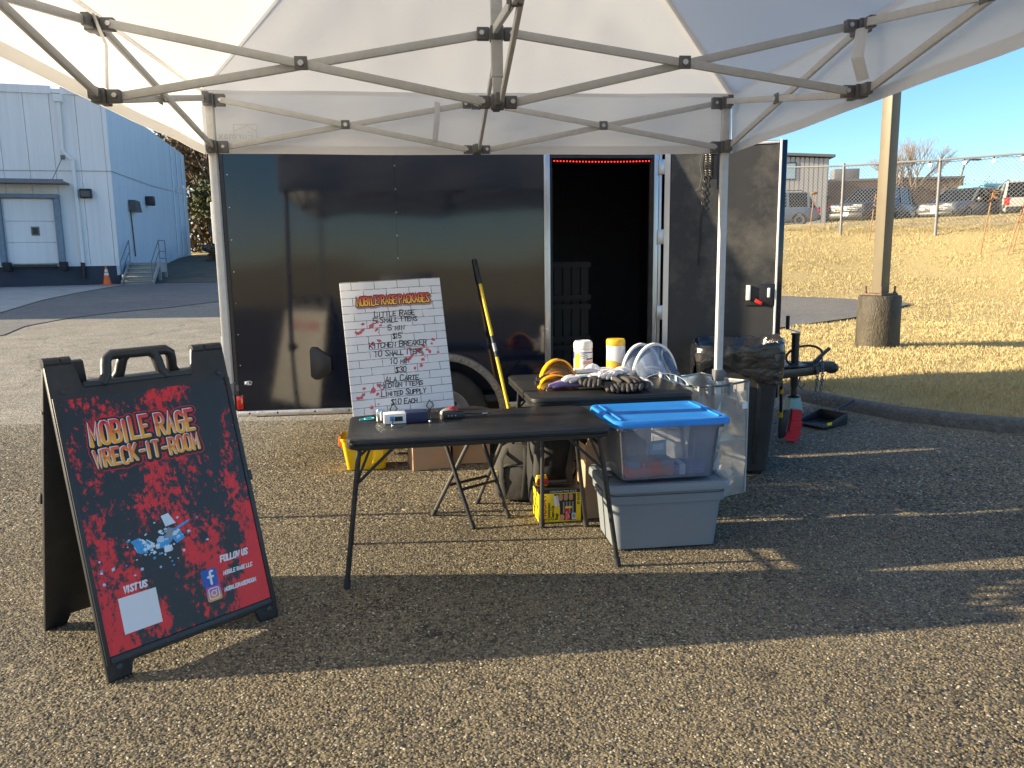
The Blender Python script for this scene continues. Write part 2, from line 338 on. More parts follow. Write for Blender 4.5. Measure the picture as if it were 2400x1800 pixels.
def m_asphalt(name='chip_seal', far=False):
    m, N, L, b = new_nodes(name); tc = N.new('ShaderNodeTexCoord'); P = tc.outputs['Object']
    big = nnode(N, L, .35, P, 4); mid = nnode(N, L, 2.2, P, 5)
    vo = N.new('ShaderNodeTexVoronoi'); vo.inputs['Scale'].default_value = 62; L.new(P, vo.inputs['Vector'])
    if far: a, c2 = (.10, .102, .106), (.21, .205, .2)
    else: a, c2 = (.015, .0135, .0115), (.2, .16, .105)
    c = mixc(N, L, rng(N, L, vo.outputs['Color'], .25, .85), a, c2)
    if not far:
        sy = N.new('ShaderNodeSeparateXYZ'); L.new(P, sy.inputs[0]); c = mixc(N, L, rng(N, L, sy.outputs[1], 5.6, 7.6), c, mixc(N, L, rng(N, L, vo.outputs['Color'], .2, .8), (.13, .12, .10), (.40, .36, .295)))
    c = mixc(N, L, rng(N, L, mid.outputs['Fac'], .35, .7, 0, .45), c, (.075, .067, .054))
    c = mixc(N, L, rng(N, L, big.outputs['Fac'], .4, .65, 0, .35), c, (.22, .195, .155))
    ds = N.new('ShaderNodeVectorMath'); ds.operation = 'ADD'; nd = nnode(N, L, 1.3, P, 5); mu = N.new('ShaderNodeVectorMath'); mu.operation = 'SCALE'; mu.inputs['Scale'].default_value = 1.1
    L.new(nd.outputs['Color'], mu.inputs[0]); L.new(P, ds.inputs[0]); L.new(mu.outputs[0], ds.inputs[1])
    ck = N.new('ShaderNodeTexVoronoi'); ck.feature = 'DISTANCE_TO_EDGE'; ck.inputs['Scale'].default_value = .23; L.new(ds.outputs[0], ck.inputs['Vector'])
    crack = rng(N, L, ck.outputs['Distance'], .0, .004, 1., 0.)
    c = mixc(N, L, math_(N, L, 'MULTIPLY', crack, .8), c, (.012, .012, .012))
    L.new(c, b.inputs['Base Color']); b.inputs['Roughness'].default_value = .85; b.inputs['Specular IOR Level'].default_value = .35
    hh = math_(N, L, 'SUBTRACT', vo.outputs['Distance'], crack)
    bp = N.new('ShaderNodeBump'); bp.inputs['Strength'].default_value = .8; bp.inputs['Distance'].default_value = -.006 if not far else -.003; L.new(vo.outputs['Distance'], bp.inputs['Height']); L.new(bp.outputs[0], b.inputs['Normal']); return m
MT['asphalt'] = m_asphalt(); MT['road'] = m_asphalt('old_asphalt', True)
def m_attr(name, cols, rough=.8, spec=.4, transl=0):
    m, N, L, b = new_nodes(name); at = N.new('ShaderNodeAttribute'); at.attribute_name = 'tint'
    cr = N.new('ShaderNodeValToRGB'); el = cr.color_ramp.elements
    while len(el) < len(cols): el.new(.5)
    for i, c in enumerate(cols): el[i].position = i / (len(cols) - 1); el[i].color = list(c) + [1]
    L.new(at.outputs['Fac'], cr.inputs[0]); L.new(cr.outputs[0], b.inputs['Base Color']); b.inputs['Roughness'].default_value = rough; b.inputs['Specular IOR Level'].default_value = spec
    return m
MT['stones'] = m_attr('aggregate_stone', [(.010, .009, .007), (.042, .035, .023), (.118, .094, .054), (.24, .186, .096), (.17, .145, .10), (.44, .385, .28)], .7, .5)
MT['blades'] = m_attr('dry_grass_blade', [(.29, .215, .10), (.40, .31, .145), (.50, .40, .20), (.57, .47, .26), (.29, .27, .10)], .75, .3)
def m_grass():
    m, N, L, b = new_nodes('dry_grass_ground'); tc = N.new('ShaderNodeTexCoord'); P = tc.outputs['Object']
    a = nnode(N, L, .5, P, 5); f = nnode(N, L, 9, P, 7, .7); g = nnode(N, L, 55, P, 4, .7)
    c = mixc(N, L, rng(N, L, f.outputs['Fac'], .3, .7), (.34, .26, .125), (.46, .36, .18))
    c = mixc(N, L, rng(N, L, g.outputs['Fac'], .3, .7, 0, .6), c, (.55, .445, .235)); c = mixc(N, L, rng(N, L, a.outputs['Fac'], .5, .75, 0, .4), c, (.24, .2, .07))
    L.new(c, b.inputs['Base Color']); b.inputs['Roughness'].default_value = .95; b.inputs['Specular IOR Level'].default_value = .1
    bp = N.new('ShaderNodeBump'); bp.inputs['Strength'].default_value = 1; bp.inputs['Distance'].default_value = .025; L.new(g.outputs['Fac'], bp.inputs['Height']); L.new(bp.outputs[0], b.inputs['Normal']); return m
MT['grass'] = m_grass()
MT['earth'] = mat('bare_earth', (.10, .085, .06), .95, var=.4, scale=1.2, bump=.03, bscale=6, dirt=(.09, .1, .04), damt=.6, dscale=.7)
def m_siding(name, col, streak):
    m, N, L, b = new_nodes(name); tc = N.new('ShaderNodeTexCoord'); mp = N.new('ShaderNodeMapping'); mp.inputs['Scale'].default_value = (3, 3, .12); L.new(tc.outputs['Object'], mp.inputs[0])
    a = nnode(N, L, 1.5, mp.outputs[0], 6, .65); c = mixc(N, L, rng(N, L, a.outputs['Fac'], .35, .75, 0, .7), col, streak); d = nnode(N, L, .3, tc.outputs['Object'], 3)
    c = mixc(N, L, rng(N, L, d.outputs['Fac'], .4, .7, 0, .25), c, streak); L.new(c, b.inputs['Base Color']); b.inputs['Roughness'].default_value = .5; return m
MT['siding'] = m_siding('white_siding', (.82, .82, .815), (.64, .64, .635)); MT['siding_blue'] = m_siding('blue_siding', (.52, .62, .71), (.40, .49, .58))
MT['dock_navy'] = mat('dock_base_paint', (.035, .045, .065), .7, var=.2, scale=.8)
MT['grey_siding'] = m_siding('grey_siding', (.44, .43, .43), (.36, .35, .35))
def m_poster():
    m, N, L, b = new_nodes('poster_print'); tc = N.new('ShaderNodeTexCoord'); P = tc.outputs['Object']
    mp = N.new('ShaderNodeMapping'); mp.inputs['Scale'].default_value = (1.5, .9, 1); mp.inputs['Rotation'].default_value = (0, 0, .2); L.new(P, mp.inputs[0])
    a = nnode(N, L, 3.6, mp.outputs[0], 5, .6); f = nnode(N, L, 34, mp.outputs[0], 10, .85); g = nnode(N, L, 9, P, 6, .7)
    sp = N.new('ShaderNodeSeparateXYZ'); L.new(P, sp.inputs[0])
    # more red towards the lower right and lower left corners, top centre streak
    rx = math_(N, L, 'MULTIPLY', rng(N, L, sp.outputs[0], .48, .68), rng(N, L, sp.outputs[1], .55, .2)); lx = math_(N, L, 'MULTIPLY', rng(N, L, sp.outputs[0], .25, .0), rng(N, L, sp.outputs[1], .5, .1))
    s = math_(N, L, 'ADD', math_(N, L, 'MULTIPLY', a.outputs['Fac'], .52), math_(N, L, 'MULTIPLY', f.outputs['Fac'], .48)); s = math_(N, L, 'ADD', s, math_(N, L, 'MULTIPLY', g.outputs['Fac'], .22))
    s = math_(N, L, 'ADD', s, math_(N, L, 'MULTIPLY', math_(N, L, 'ADD', rx, math_(N, L, 'MULTIPLY', lx, .6)), .16))
    fac = rng(N, L, s, .628, .638)
    L.new(mixc(N, L, fac, (.012, .013, .016), mixc(N, L, g.outputs['Fac'], (.55, .006, .01), (.85, .016, .02))), b.inputs['Base Color']); b.inputs['Roughness'].default_value = .42; return m
MT['poster'] = m_poster()
def m_brickprint():
    m, N, L, b = new_nodes('brick_print'); tc = N.new('ShaderNodeTexCoord'); P = tc.outputs['Object']
    nd = nnode(N, L, 30, P, 4); v1 = N.new('ShaderNodeVectorMath'); v1.operation = 'SCALE'; v1.inputs['Scale'].default_value = .004; L.new(nd.outputs['Color'], v1.inputs[0])
    v2 = N.new('ShaderNodeVectorMath'); L.new(P, v2.inputs[0]); L.new(v1.outputs[0], v2.inputs[1])
    br = N.new('ShaderNodeTexBrick'); br.inputs['Scale'].default_value = 1; br.inputs['Brick Width'].default_value = .118; br.inputs['Row Height'].default_value = .0405; br.inputs['Mortar Size'].default_value = .0016; br.inputs['Mortar Smooth'].default_value = .35
    br.inputs['Color1'].default_value = (.68, .67, .70, 1); br.inputs['Color2'].default_value = (.62, .61, .645, 1); br.inputs['Mortar'].default_value = (.035, .035, .04, 1); L.new(v2.outputs[0], br.inputs['Vector'])
    sp = nnode(N, L, 130, P, 3, .5); br2 = nnode(N, L, 22, P, 3); c = mixc(N, L, math_(N, L, 'MULTIPLY', rng(N, L, sp.outputs['Fac'], .68, .74), rng(N, L, br2.outputs['Fac'], .45, .6)), br.outputs['Color'], (.2, .2, .2))
    c = mixc(N, L, rng(N, L, br2.outputs['Fac'], .5, .66, 0., .6), c, (.67, .66, .69))
    L.new(c, b.inputs['Base Color']); b.inputs['Roughness'].default_value = .55; return m
MT['brickprint'] = m_brickprint()
def m_grad(name, top, bot, h, axis=1, z0=0.):
    m, N, L, b = new_nodes(name); tc = N.new('ShaderNodeTexCoord'); sp = N.new('ShaderNodeSeparateXYZ'); L.new(tc.outputs['Object'], sp.inputs[0])
    L.new(mixc(N, L, rng(N, L, sp.outputs[axis], z0, z0 + h), bot, top), b.inputs['Base Color']); b.inputs['Roughness'].default_value = .45; return m

# ---- hand-lettered stroke font (grid 4 wide, 6 high)
GL = {'A': '00 26 40|12 32', 'B': '00 06 36 45 44 33 03|33 42 41 30 00', 'C': '45 36 16 05 01 10 30 41', 'D': '00 06 26 44 42 20 00', 'E': '46 06 00 40|03 33', 'F': '46 06 00|03 33',
      'G': '45 36 16 05 01 10 30 41 43 23', 'H': '06 00|46 40|03 43', 'I': '16 10', 'K': '06 00|46 02|13 40', 'L': '06 00 40', 'M': '00 06 22 46 40', 'N': '00 06 40 46',
      'O': '26 16 05 01 10 30 41 45 36 26', 'P': '00 06 36 45 44 33 03', 'R': '00 06 36 45 44 33 03|23 40', 'S': '45 36 16 05 14 32 41 30 10 01', 'T': '06 46|26 20', 'U': '06 01 10 30 41 46',
      'V': '06 20 46', 'W': '06 10 24 30 46', 'X': '06 40|46 00', 'Y': '06 23 46|23 20', 'Z': '06 46 00 40', '0': '26 16 05 01 10 30 41 45 36 26', '1': '05 16 10', '3': '05 16 36 45 34 23|23 42 41 30 10 01',
      '5': '46 06 03 33 42 41 30 10 01', '$': '45 36 16 05 14 32 41 30 10 01|26 20', '-': '13 43', '.': '10 11', 'f': '46 36 25 20|13 43'}
NARROW = {'I': .55, '1': .6, '-': 1.0, '.': .5}
def strokes(txt, h, wr=.62, gap=.22, jit=0., small=None, seed=1):
    """polylines for a line of lettering, height h; small = size of lower case written as small capitals"""
    rr = random.Random(seed); out = []; x = 0.
    for ch in txt:
        if ch == ' ': x += h * wr * .75; continue
        k = 1.
        if small and ch.islower(): k = small; ch = ch.upper()
        hh = h * k; w = hh * wr * NARROW.get(ch, 1.); dy = rr.uniform(-jit, jit) * hh; sh = rr.uniform(-jit, jit)
        for st in GL[ch].split('|'):
            pts = [(int(q[0]) / 4. , int(q[1]) / 6.) for q in st.split()]
            if ch in 'I1.': pts = [(p[0] * 1.6 - .1, p[1]) for p in pts]
            # round off gentle corners
            res = [pts[0]]
            for i in range(1, len(pts) - 1):
                a, b, c = Vector(pts[i - 1]), Vector(pts[i]), Vector(pts[i + 1]); u = (b - a); v = (c - b)
                if u.length > 0 and v.length > 0 and u.angle(v) < R(80):
                    res += [tuple(b - u * .3), tuple(b * .76 + (a + c) * .12), tuple(b + v * .3)]
                else: res.append(pts[i])
            if len(pts) > 1: res.append(pts[-1])
            out.append([(x + (p[0] + sh * p[1] * .3) * w, dy + p[1] * hh) for p in res])
        x += w + hh * gap * .9
    return out, x
def ribbons(sts, wd, z, mb=None, dx=0., dy=0., slant=0., dz=2.5e-5, taper=0.):
    mb = mb or MB()
    for k, st in enumerate(sts):
        zz = z + (k % 12) * dz; P = [Vector((p[0] + dx + slant * p[1], p[1] + dy)) for p in st]
        P = [p for i, p in enumerate(P) if i == 0 or (p - P[i - 1]).length > 1e-6]
        if len(P) < 2: P = [P[0], P[0] + Vector((0, wd * .1))]
        n = len(P); Lf = []; Rt = []
        for i in range(n):
            d0 = (P[i] - P[max(i - 1, 0)]); d1 = (P[min(i + 1, n - 1)] - P[i])
            d0 = d0.normalized() if d0.length else d1.normalized(); d1 = d1.normalized() if d1.length else d0
            t = (d0 + d1); t = t.normalized() if t.length > .2 else d1
            nn = Vector((-t.y, t.x)); sc = min(1.6, 1 / max(.5, abs(nn.dot(Vector((-d0.y, d0.x))))))
            w = wd / 2 * (1 - taper * (i / (n - 1)))
            Lf.append(P[i] + nn * w * sc); Rt.append(P[i] - nn * w * sc)
        vs = [(p.x, p.y, zz) for p in Lf] + [(p.x, p.y, zz) for p in Rt]; fs = [(i, n + i, n + i + 1, i + 1) for i in range(n - 1)]
        for e, s_ in ((0, -1), (n - 1, 1)):       # round caps
            c = P[e]; d = (P[min(e + 1, n - 1)] - P[max(e - 1, 0)]).normalized() * s_; nn = Vector((-d.y, d.x)); b0 = len(vs); w = (Lf[e] - Rt[e]).length / 2
            for j in range(6): a = math.pi * j / 5 - math.pi / 2; q = c + d * (w * math.cos(a)) - nn * (w * math.sin(a)); vs.append((q.x, q.y, zz))
            fs.append(tuple(range(b0, b0 + 6)) if True else ())
        mb.add(vs, fs)
    # all faces look along +z
    for i, f in enumerate(mb.f):
        a, b, c = (Vector(mb.v[j]) for j in f[:3])
        if (b - a).cross(c - a).z < 0: mb.f[i] = tuple(reversed(f))
    return mb
def fit(txt, width, h, **kw):
    """strokes whose total width is made to fit"""
    st, w = strokes(txt, h, **kw); xs = [p[0] for s in st for p in s]; a, b = min(xs), max(xs); k = width / (b - a)
    return [[((p[0] - a) * k, p[1]) for p in s] for s in st]
def text_mesh(name, s, size, mat_, parent=None, ml=None, shear=0., off=0., ext=.0004, align='LEFT', sx=1.):
    cu = bpy.data.curves.new(name, 'FONT'); cu.body = s; cu.size = size; cu.extrude = ext; cu.shear = shear; cu.offset = off; cu.align_x = align; cu.resolution_u = 3
    o = bpy.data.objects.new(name, cu); COL.objects.link(o); dg = bpy.context.evaluated_depsgraph_get(); me = bpy.data.meshes.new_from_object(o.evaluated_get(dg)); bpy.data.objects.remove(o)
    if sx != 1: me.transform(Matrix.Diagonal((sx, 1, 1, 1)))
    me.materials.clear(); me.materials.append(mat_); q = bpy.data.objects.new(name, me); COL.objects.link(q); q.parent = parent
    if ml is not None: q.matrix_local = ml
    return q
def plane_m(o, x, y):
    """matrix with origin o, local x along x, local y along y, z = x cross y"""
    x = Vector(x).normalized(); y = Vector(y); y = (y - x * y.dot(x)).normalized(); z = x.cross(y)
    m = Matrix((x, y, z)).transposed().to_4x4(); m.translation = Vector(o); return m
def np_mesh(name, V, F, mat_, tint=None, kind=None, parent=None, label=None, cat=None):
    me = bpy.data.meshes.new(name); nF, k = F.shape
    me.vertices.add(len(V)); me.vertices.foreach_set('co', V.astype(np.float32).ravel()); me.loops.add(nF * k); me.loops.foreach_set('vertex_index', F.astype(np.int32).ravel())
    me.polygons.add(nF); me.polygons.foreach_set('loop_start', np.arange(nF, dtype=np.int32) * k); me.update(calc_edges=True)
    if tint is not None: a = me.attributes.new('tint', 'FLOAT', 'FACE'); a.data.foreach_set('value', tint.astype(np.float32))
    me.materials.append(mat_); o = bpy.data.objects.new(name, me); COL.objects.link(o); o.parent = parent; return tag(o, label, cat, kind=kind)

# ================================================================== SETTING
CURB = [(4.0, 60), (4.5, 11), (5.0, 7), (5.5, 5.2), (6.04, 4.12), (6.29, 3.75), (6.64, 3.39), (7.11, 3.14), (7.67, 2.94), (8.28, 2.75), (9.5, 2.55), (12, 2.3), (30, 2.0), (100, 2.0)]
def curbx(y): return float(np.interp(y, [c[0] for c in CURB], [c[1] for c in CURB]))
def sheet(name, ys, xf, nx, zo, m, pw=1.):
    mb = MB(); vs = []
    for y in ys:
        a, b = xf(y)
        for i in range(nx + 1):
            t = i / nx; t = t ** pw if pw != 1 else t; x = a + (b - a) * t; vs.append((x, y, H(x, y) + zo))
    fs = [(j * (nx + 1) + i, j * (nx + 1) + i + 1, (j + 1) * (nx + 1) + i + 1, (j + 1) * (nx + 1) + i) for j in range(len(ys) - 1) for i in range(nx)]
    mb.add(vs, fs); o = obj(name, mb, m, smooth=True); tag(o, kind='structure'); return o
yr = lambda a, b, s: list(np.arange(a, b + 1e-6, s))
sheet('ground', yr(-400, -60, 40) + yr(-45, 44, 1.) + [50, 60, 80, 120, 200, 400], lambda y: (-400, 400), 400, -.09, MT['grass'])
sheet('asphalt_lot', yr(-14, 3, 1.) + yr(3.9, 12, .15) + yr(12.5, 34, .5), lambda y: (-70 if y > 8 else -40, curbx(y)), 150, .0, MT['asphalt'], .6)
sheet('grass_verge', yr(4.2, 12, .15) + yr(12.5, 30, .25) + yr(31, 44, 1.) + [50, 60, 80, 120], lambda y: (curbx(y) + .1, 170), 300, .10, MT['grass'], 2.4)
rx = lambda y: float(np.interp(y, [12, 14.76, 16.6, 18.1, 19.6, 20.9, 22.5, 23.2, 28, 34], [-12, -9.84, -10.5, -10.5, -10.1, -9.2, -8.7, -8.4, -5, 0]))
sheet('road', yr(12, 34, .5), lambda y: (-60, rx(y)), 60, .014, MT['road'], .5)
ax = lambda y: float(np.interp(y, [17, 19.84, 24.13, 27.41, 31.93, 33], [-12.2, -13.15, -14.62, -15.37, -16.07, -16.3]))
sheet('concrete_apron', yr(17, 33, .5), lambda y: (-30, ax(y)), 30, .03, MT['concrete'], .5)
sheet('earth_slope', yr(33.2, 62, .6), lambda y: (float(np.interp(y, [33, 50], [-16.6, -20.5])), -2), 50, .03, MT['earth'])
dn = lambda x: float(np.interp(x, [2, 4.6, 5.33, 6.27, 8.0], [12.4, 13.07, 13.64, 14.08, 15.35])); df = lambda x: float(np.interp(x, [2, 5.78, 6.89, 8.0], [16.9, 16.5, 16.1, 15.4]))
mb = MB(); n1, n2 = 40, 24
def drv(u, v): x = 1.9 + 6.1 * u; y = dn(x) + (df(x) - dn(x)) * v; return (x, y, H(x, y) + .135)
mb.grid(drv, n1, n2); tag(obj('driveway', mb, MT['road'], smooth=True), kind='structure')
# kerb: rounded section swept along the lot edge, cast in lengths
kp = []
for i in range(len(CURB) - 2):
    (y0, x0), (y1, x1) = CURB[i], CURB[i + 1]
    k = max(1, int(math.hypot(x1 - x0, y1 - y0) / .35))
    for j in range(k): kp.append((x0 + (x1 - x0) * j / k, y0 + (y1 - y0) * j / k))
kp = [p for p in kp if p[0] < 26 and p[1] < 12.4]
mb = MB(); prof = [(0, -.05), (0, .07), (.012, .098), (.035, .112), (.10, .115), (.125, .108), (.14, .05)]
rows = []
for i, (x, y) in enumerate(kp):
    a = kp[max(0, i - 1)]; b = kp[min(len(kp) - 1, i + 1)]; t = Vector((b[0] - a[0], b[1] - a[1])).normalized(); n = Vector((t.y, -t.x))
    if n.x < 0: n = -n
    z = H(x, y); rows.append([(x + n.x * (q[0] - .02), y + n.y * (q[0] - .02), z + q[1] + .008 * mnoise.noise((x * 6, y * 6, q[0] * 9))) for q in prof])
vs = [p for r_ in rows for p in r_]; k = len(prof)
mb.add(vs, [(i * k + j, (i + 1) * k + j, (i + 1) * k + j + 1, i * k + j + 1) for i in range(len(rows) - 1) for j in range(k - 1)])
tag(obj('kerb', mb, MT['curb'], smooth=True), kind='structure')

# exposed aggregate of the lot, real chips near the camera
CRACKS = [[(-1.97, 5.46), (-1.79, 5.54), (-1.65, 5.62), (-1.44, 5.73), (-1.24, 5.83)], [(-1.44, 5.73), (-1.58, 6.0), (-1.68, 6.18), (-1.7, 6.4)], [(-4.7, 6.15), (-4.3, 6.3), (-4.1, 6.4), (-3.98, 6.6), (-3.75, 6.75)], [(-3.45, 4.55), (-3.2, 4.62), (-2.95, 4.7), (-2.6, 4.75), (-2.3, 4.95)]]
def stones():
    P = []
    for y0, y1, sp in ((1.75, 4.3, .0108), (4.3, 7.4, .0165)):
        ny = int((y1 - y0) / sp); nx = int((1.5 * y1 + 1.2) / sp); gy_, gx_ = np.meshgrid(np.arange(ny), np.arange(nx), indexing='ij')
        x = (gx_ - nx / 2) * sp + RNG.uniform(-.45, .45, gx_.shape) * sp; y = y0 + gy_ * sp + RNG.uniform(-.45, .45, gx_.shape) * sp
        ok = (np.abs(x) < .72 * y + .35) & (RNG.random(x.shape) < .84); P.append(np.stack([x[ok], y[ok], np.full(ok.sum(), sp)], 1))
    P = np.concatenate(P); cx = np.interp(P[:, 1], [c[0] for c in CURB], [c[1] for c in CURB]); P = P[P[:, 0] < cx - .05]
    for ck in CRACKS:
        ck = np.array(ck); dmin = np.full(len(P), 9.)
        for a, b in zip(ck[:-1], ck[1:]):
            d = b - a; t = np.clip(((P[:, :2] - a) @ d) / (d @ d), 0, 1); q = a + t[:, None] * d; wob = .035 * np.sin(t * 9 + a[0] * 7) + .015 * np.sin(t * 31 + a[1] * 5); nrm = np.array([-d[1], d[0]]) / np.linalg.norm(d)
            dmin = np.minimum(dmin, np.linalg.norm(P[:, :2] - q - wob[:, None] * nrm, axis=1))
        P = P[dmin > RNG.uniform(.006, .012, len(P))]
    n = len(P)
    k = 6; th = np.arange(k) / k * 2 * np.pi + RNG.uniform(0, 6.28, (n, 1)); rad = P[:, 2:3] * RNG.uniform(.36, .72, (n, k)) * RNG.uniform(.75, 1.25, (n, 1)); st = RNG.uniform(.7, 1.3, (n, 1)); ro = RNG.uniform(0, 3.14, (n, 1))
    a = np.cos(th) * rad * st; b = np.sin(th) * rad / st; vx = P[:, :1] + a * np.cos(ro) - b * np.sin(ro); vy = P[:, 1:2] + a * np.sin(ro) + b * np.cos(ro)
    zz = np.array([H(p[0], p[1]) if p[0] > 1 and p[1] > 4.4 else 0. for p in P])
    V = np.zeros((n, k + 1, 3)); V[:, :k, 0] = vx; V[:, :k, 1] = vy; V[:, :k, 2] = zz[:, None] - .0015 + RNG.uniform(-.0005, .0022, (n, k))
    V[:, k, 0] = P[:, 0] + RNG.uniform(-.25, .25, n) * P[:, 2]; V[:, k, 1] = P[:, 1] + RNG.uniform(-.25, .25, n) * P[:, 2]; V[:, k, 2] = zz + RNG.uniform(.0015, .0052, n) * (P[:, 2] / .0122) ** .5
    F = np.zeros((n, k, 3), int); o = (np.arange(n) * (k + 1))[:, None]
    F[:, :, 0] = o + np.arange(k); F[:, :, 1] = o + (np.arange(k) + 1) % k; F[:, :, 2] = o + k
    lf = np.array([mnoise.noise((a * .8, b * .8, 3)) + .6 * mnoise.noise((a * 2.1, b * 2.1, 7)) for a, b in P[:, :2]]); t = np.clip(RNG.normal(.5, .2, n) + .16 * lf, 0, .95)
    for ox, oy, orad in ((.9, 2.6, .09), (-.35, 2.95, .06), (1.5, 3.3, .12), (-2.3, 3.9, .16), (2.6, 5.2, .2)): dd_ = np.hypot(P[:, 0] - ox, (P[:, 1] - oy) * 1.2); t -= .22 * np.clip(1.3 - dd_ / orad, 0, 1)
    t = np.clip(t, 0, 1); t[RNG.random(n) < .02] = 1.
    np_mesh('gravel', V.reshape(-1, 3), F.reshape(-1, 3), MT['stones'], np.repeat(t, k), 'stuff', label='fine stone chips exposed in the weathered asphalt')
stones()
def blades():
    n = 300000; y = 5.0 + 20 * RNG.random(n) ** 1.7; x = y * RNG.uniform(.28, .74, n); cx = np.interp(y, [c[0] for c in CURB], [c[1] for c in CURB])
    cl = np.array([mnoise.noise((a * 1.3, b * 1.3, 0)) for a, b in zip(x, y)])
    ok = (x > cx + .085) & (RNG.random(n) < .72 + .5 * cl)
    dnx = np.interp(x, [2, 4.6, 5.33, 6.27, 8.0], [12.4, 13.07, 13.64, 14.08, 15.35]); dfx = np.interp(x, [2, 5.78, 6.89, 8.0], [16.9, 16.5, 16.1, 15.4])
    ok &= ~((x < 8.0) & (y > dnx - .05) & (y < dfx + .05)); ok &= (np.hypot(x - 5.08, y - 10.62) > .3)
    x = x[ok]; y = y[ok]; cl = cl[ok]; n = len(x); z = np.array([H(a, b) for a, b in zip(x, y)]) + .095
    k = (y / 8) ** .75; hgt = RNG.uniform(.02, .055, n) * k ** .15 * (1 + .6 * cl); w = RNG.uniform(.0012, .0028, n) * k; th = RNG.uniform(0, 6.28, n); ln = RNG.uniform(.1, .75, n); la = RNG.uniform(0, 6.28, n)
    V = np.zeros((n, 4, 3)); V[:, 0] = np.stack([x - w * np.cos(th), y - w * np.sin(th), z], 1); V[:, 1] = np.stack([x + w * np.cos(th), y + w * np.sin(th), z], 1)
    tx, ty = x + hgt * ln * np.cos(la), y + hgt * ln * np.sin(la)
    V[:, 2] = np.stack([(x + tx) / 2 + w * .7 * np.cos(th), (y + ty) / 2 + w * .7 * np.sin(th), z + hgt * .7], 1); V[:, 3] = np.stack([tx, ty, z + hgt], 1)
    F = np.zeros((n, 2, 3), int); o = np.arange(n) * 4; F[:, 0] = np.stack([o, o + 1, o + 2], 1); F[:, 1] = np.stack([o, o + 2, o + 3], 1)
    t = np.clip(RNG.normal(.45, .2, n) + .15 * cl, 0, .85); t[RNG.random(n) < .03] = 1.
    np_mesh('grass', V.reshape(-1, 3), F.reshape(-1, 3), MT['blades'], np.repeat(t, 2), 'stuff', label='dry straw coloured winter grass on the verge and bank')
blades()
# a few fallen leaves
for i, (x, y, a) in enumerate([(1.93, 4.72, .3), (2.12, 4.45, 1.9), (2.05, 3.95, .4), (2.38, 4.63, 1.1)]):
    mb = MB(Matrix.Translation((x, y, H(x, y) + .012)) @ Matrix.Rotation(a, 4, 'Z') @ Matrix.Rotation(.25, 4, 'X')); pts = [(-.03, 0), (-.012, .014), (.012, .017), (.035, 0), (.012, -.015), (-.012, -.013)]
    mb.add([(p[0], p[1], .006 * math.sin(p[0] * 90)) for p in pts] + [(.0, 0, .006)], [(i_, (i_ + 1) % 6, 6) for i_ in range(6)])
    tag(obj('fallen_leaf', mb, MT['rust']), ['curled brown leaf on the dark asphalt, farthest back of the four', 'brown leaf lying in the sunlit patch right of the storage tote', 'brown leaf nearest the camera on the shaded asphalt', 'small brown leaf farthest right on the shaded asphalt'][i], 'leaf', 'fallen leaves on the asphalt')

# ------------------------------------------------------------------ warehouse on the left
C0 = (-16.5, 32.8)
wh = thing('warehouse', 'tall white metal clad warehouse with a dark dock base', 'building', (C0[0], C0[1], 0), R(17))
for i in range(15):
    x1 = -i * .93 - .14; x0 = x1 - .915
    obj('wall_panel', MB().bx(x0, x1, 0, .12, 1.64, 8.45), MT['siding'], wh, bev=.012, seg=1)
obj('corner_trim', MB().bx(-.13, .02, -.012, .12, 1.64, 8.5), MT['siding'], wh, bev=.01, seg=1)
obj('dock_base', MB().bx(-14, .0, .03, .3, .5, 1.60), MT['dock_navy'], wh)
obj('base_flashing', MB().bx(-14, .02, -.02, .1, 1.59, 1.645), MT['siding'], wh)
obj('roof', MB().bx(-14, .06, -.05, 17.6, 8.46, 8.62).bx(-14, -1.9, -.07, .1, 8.42, 8.72).bx(-1.55, .08, -.07, .1, 8.42, 8.70), MT['siding'], wh)
sa = R(86); sdv = (math.cos(sa), math.sin(sa)); sf = lambda s, t, z: (sdv[0] * s + sdv[1] * t, sdv[1] * s - sdv[0] * t, z)
for i in range(14):
    a, b = i * 1.27 + .02, (i + 1) * 1.27
    obj('side_panel', MB().add([sf(a, 0, 1.2), sf(b, 0, 1.2), sf(b, -.1, 1.2), sf(a, -.1, 1.2), sf(a, 0, 8.45), sf(b, 0, 8.45), sf(b, -.1, 8.45), sf(a, -.1, 8.45)],
        [(3, 2, 1, 0), (4, 5, 6, 7), (0, 1, 5, 4), (1, 2, 6, 5), (2, 3, 7, 6), (3, 0, 4, 7)]), MT['siding_blue'], wh)
for i in range(3): obj('side_rib', MB().cyl(sf(13.2 + i * 1.6, .04, 2.2), sf(13.2 + i * 1.6, .04, 8.4), .05, n=6), MT['siding_blue'], wh)
# loading door
dd = obj('dock_door', MB().bx(-4.05, -2.15, -.05, -.003, 1.70, 4.31), MT['siding'], wh)
for k, (a, b) in enumerate(((1.71, 2.55), (2.57, 3.40), (3.42, 4.30))): obj('door_section', MB().bx(-4.0, -2.2, -.085, -.05, a, b), MT['siding'], dd, bev=.012, seg=1)
wf = obj('window_frame', MB().bx(-3.09, -2.79, -.105, -.083, 2.84, 3.2), MT['galv'], dd); obj('window_pane', MB().bx(-3.04, -2.84, -.112, -.1055, 2.89, 3.15), MT['glass_dark'], dd)
obj('door_frame', MB().bx(-4.25, -4.06, -.28, 0, 1.62, 4.32).bx(-2.14, -1.95, -.28, 0, 1.62, 4.32).bx(-4.25, -1.95, -.30, 0, 4.33, 4.48), MT['dock_base2'] if 'dock_base2' in MT else mat('dock_seal', (.2, .25, .31), .7, var=.15), wh, bev=.01, seg=1)
for x in (-4.15, -2.12): obj('dock_bumper', MB().bx(x - .02, x + .24, -.42, -.02, 1.42, 1.78), MT['rubber'], wh, bev=.02)
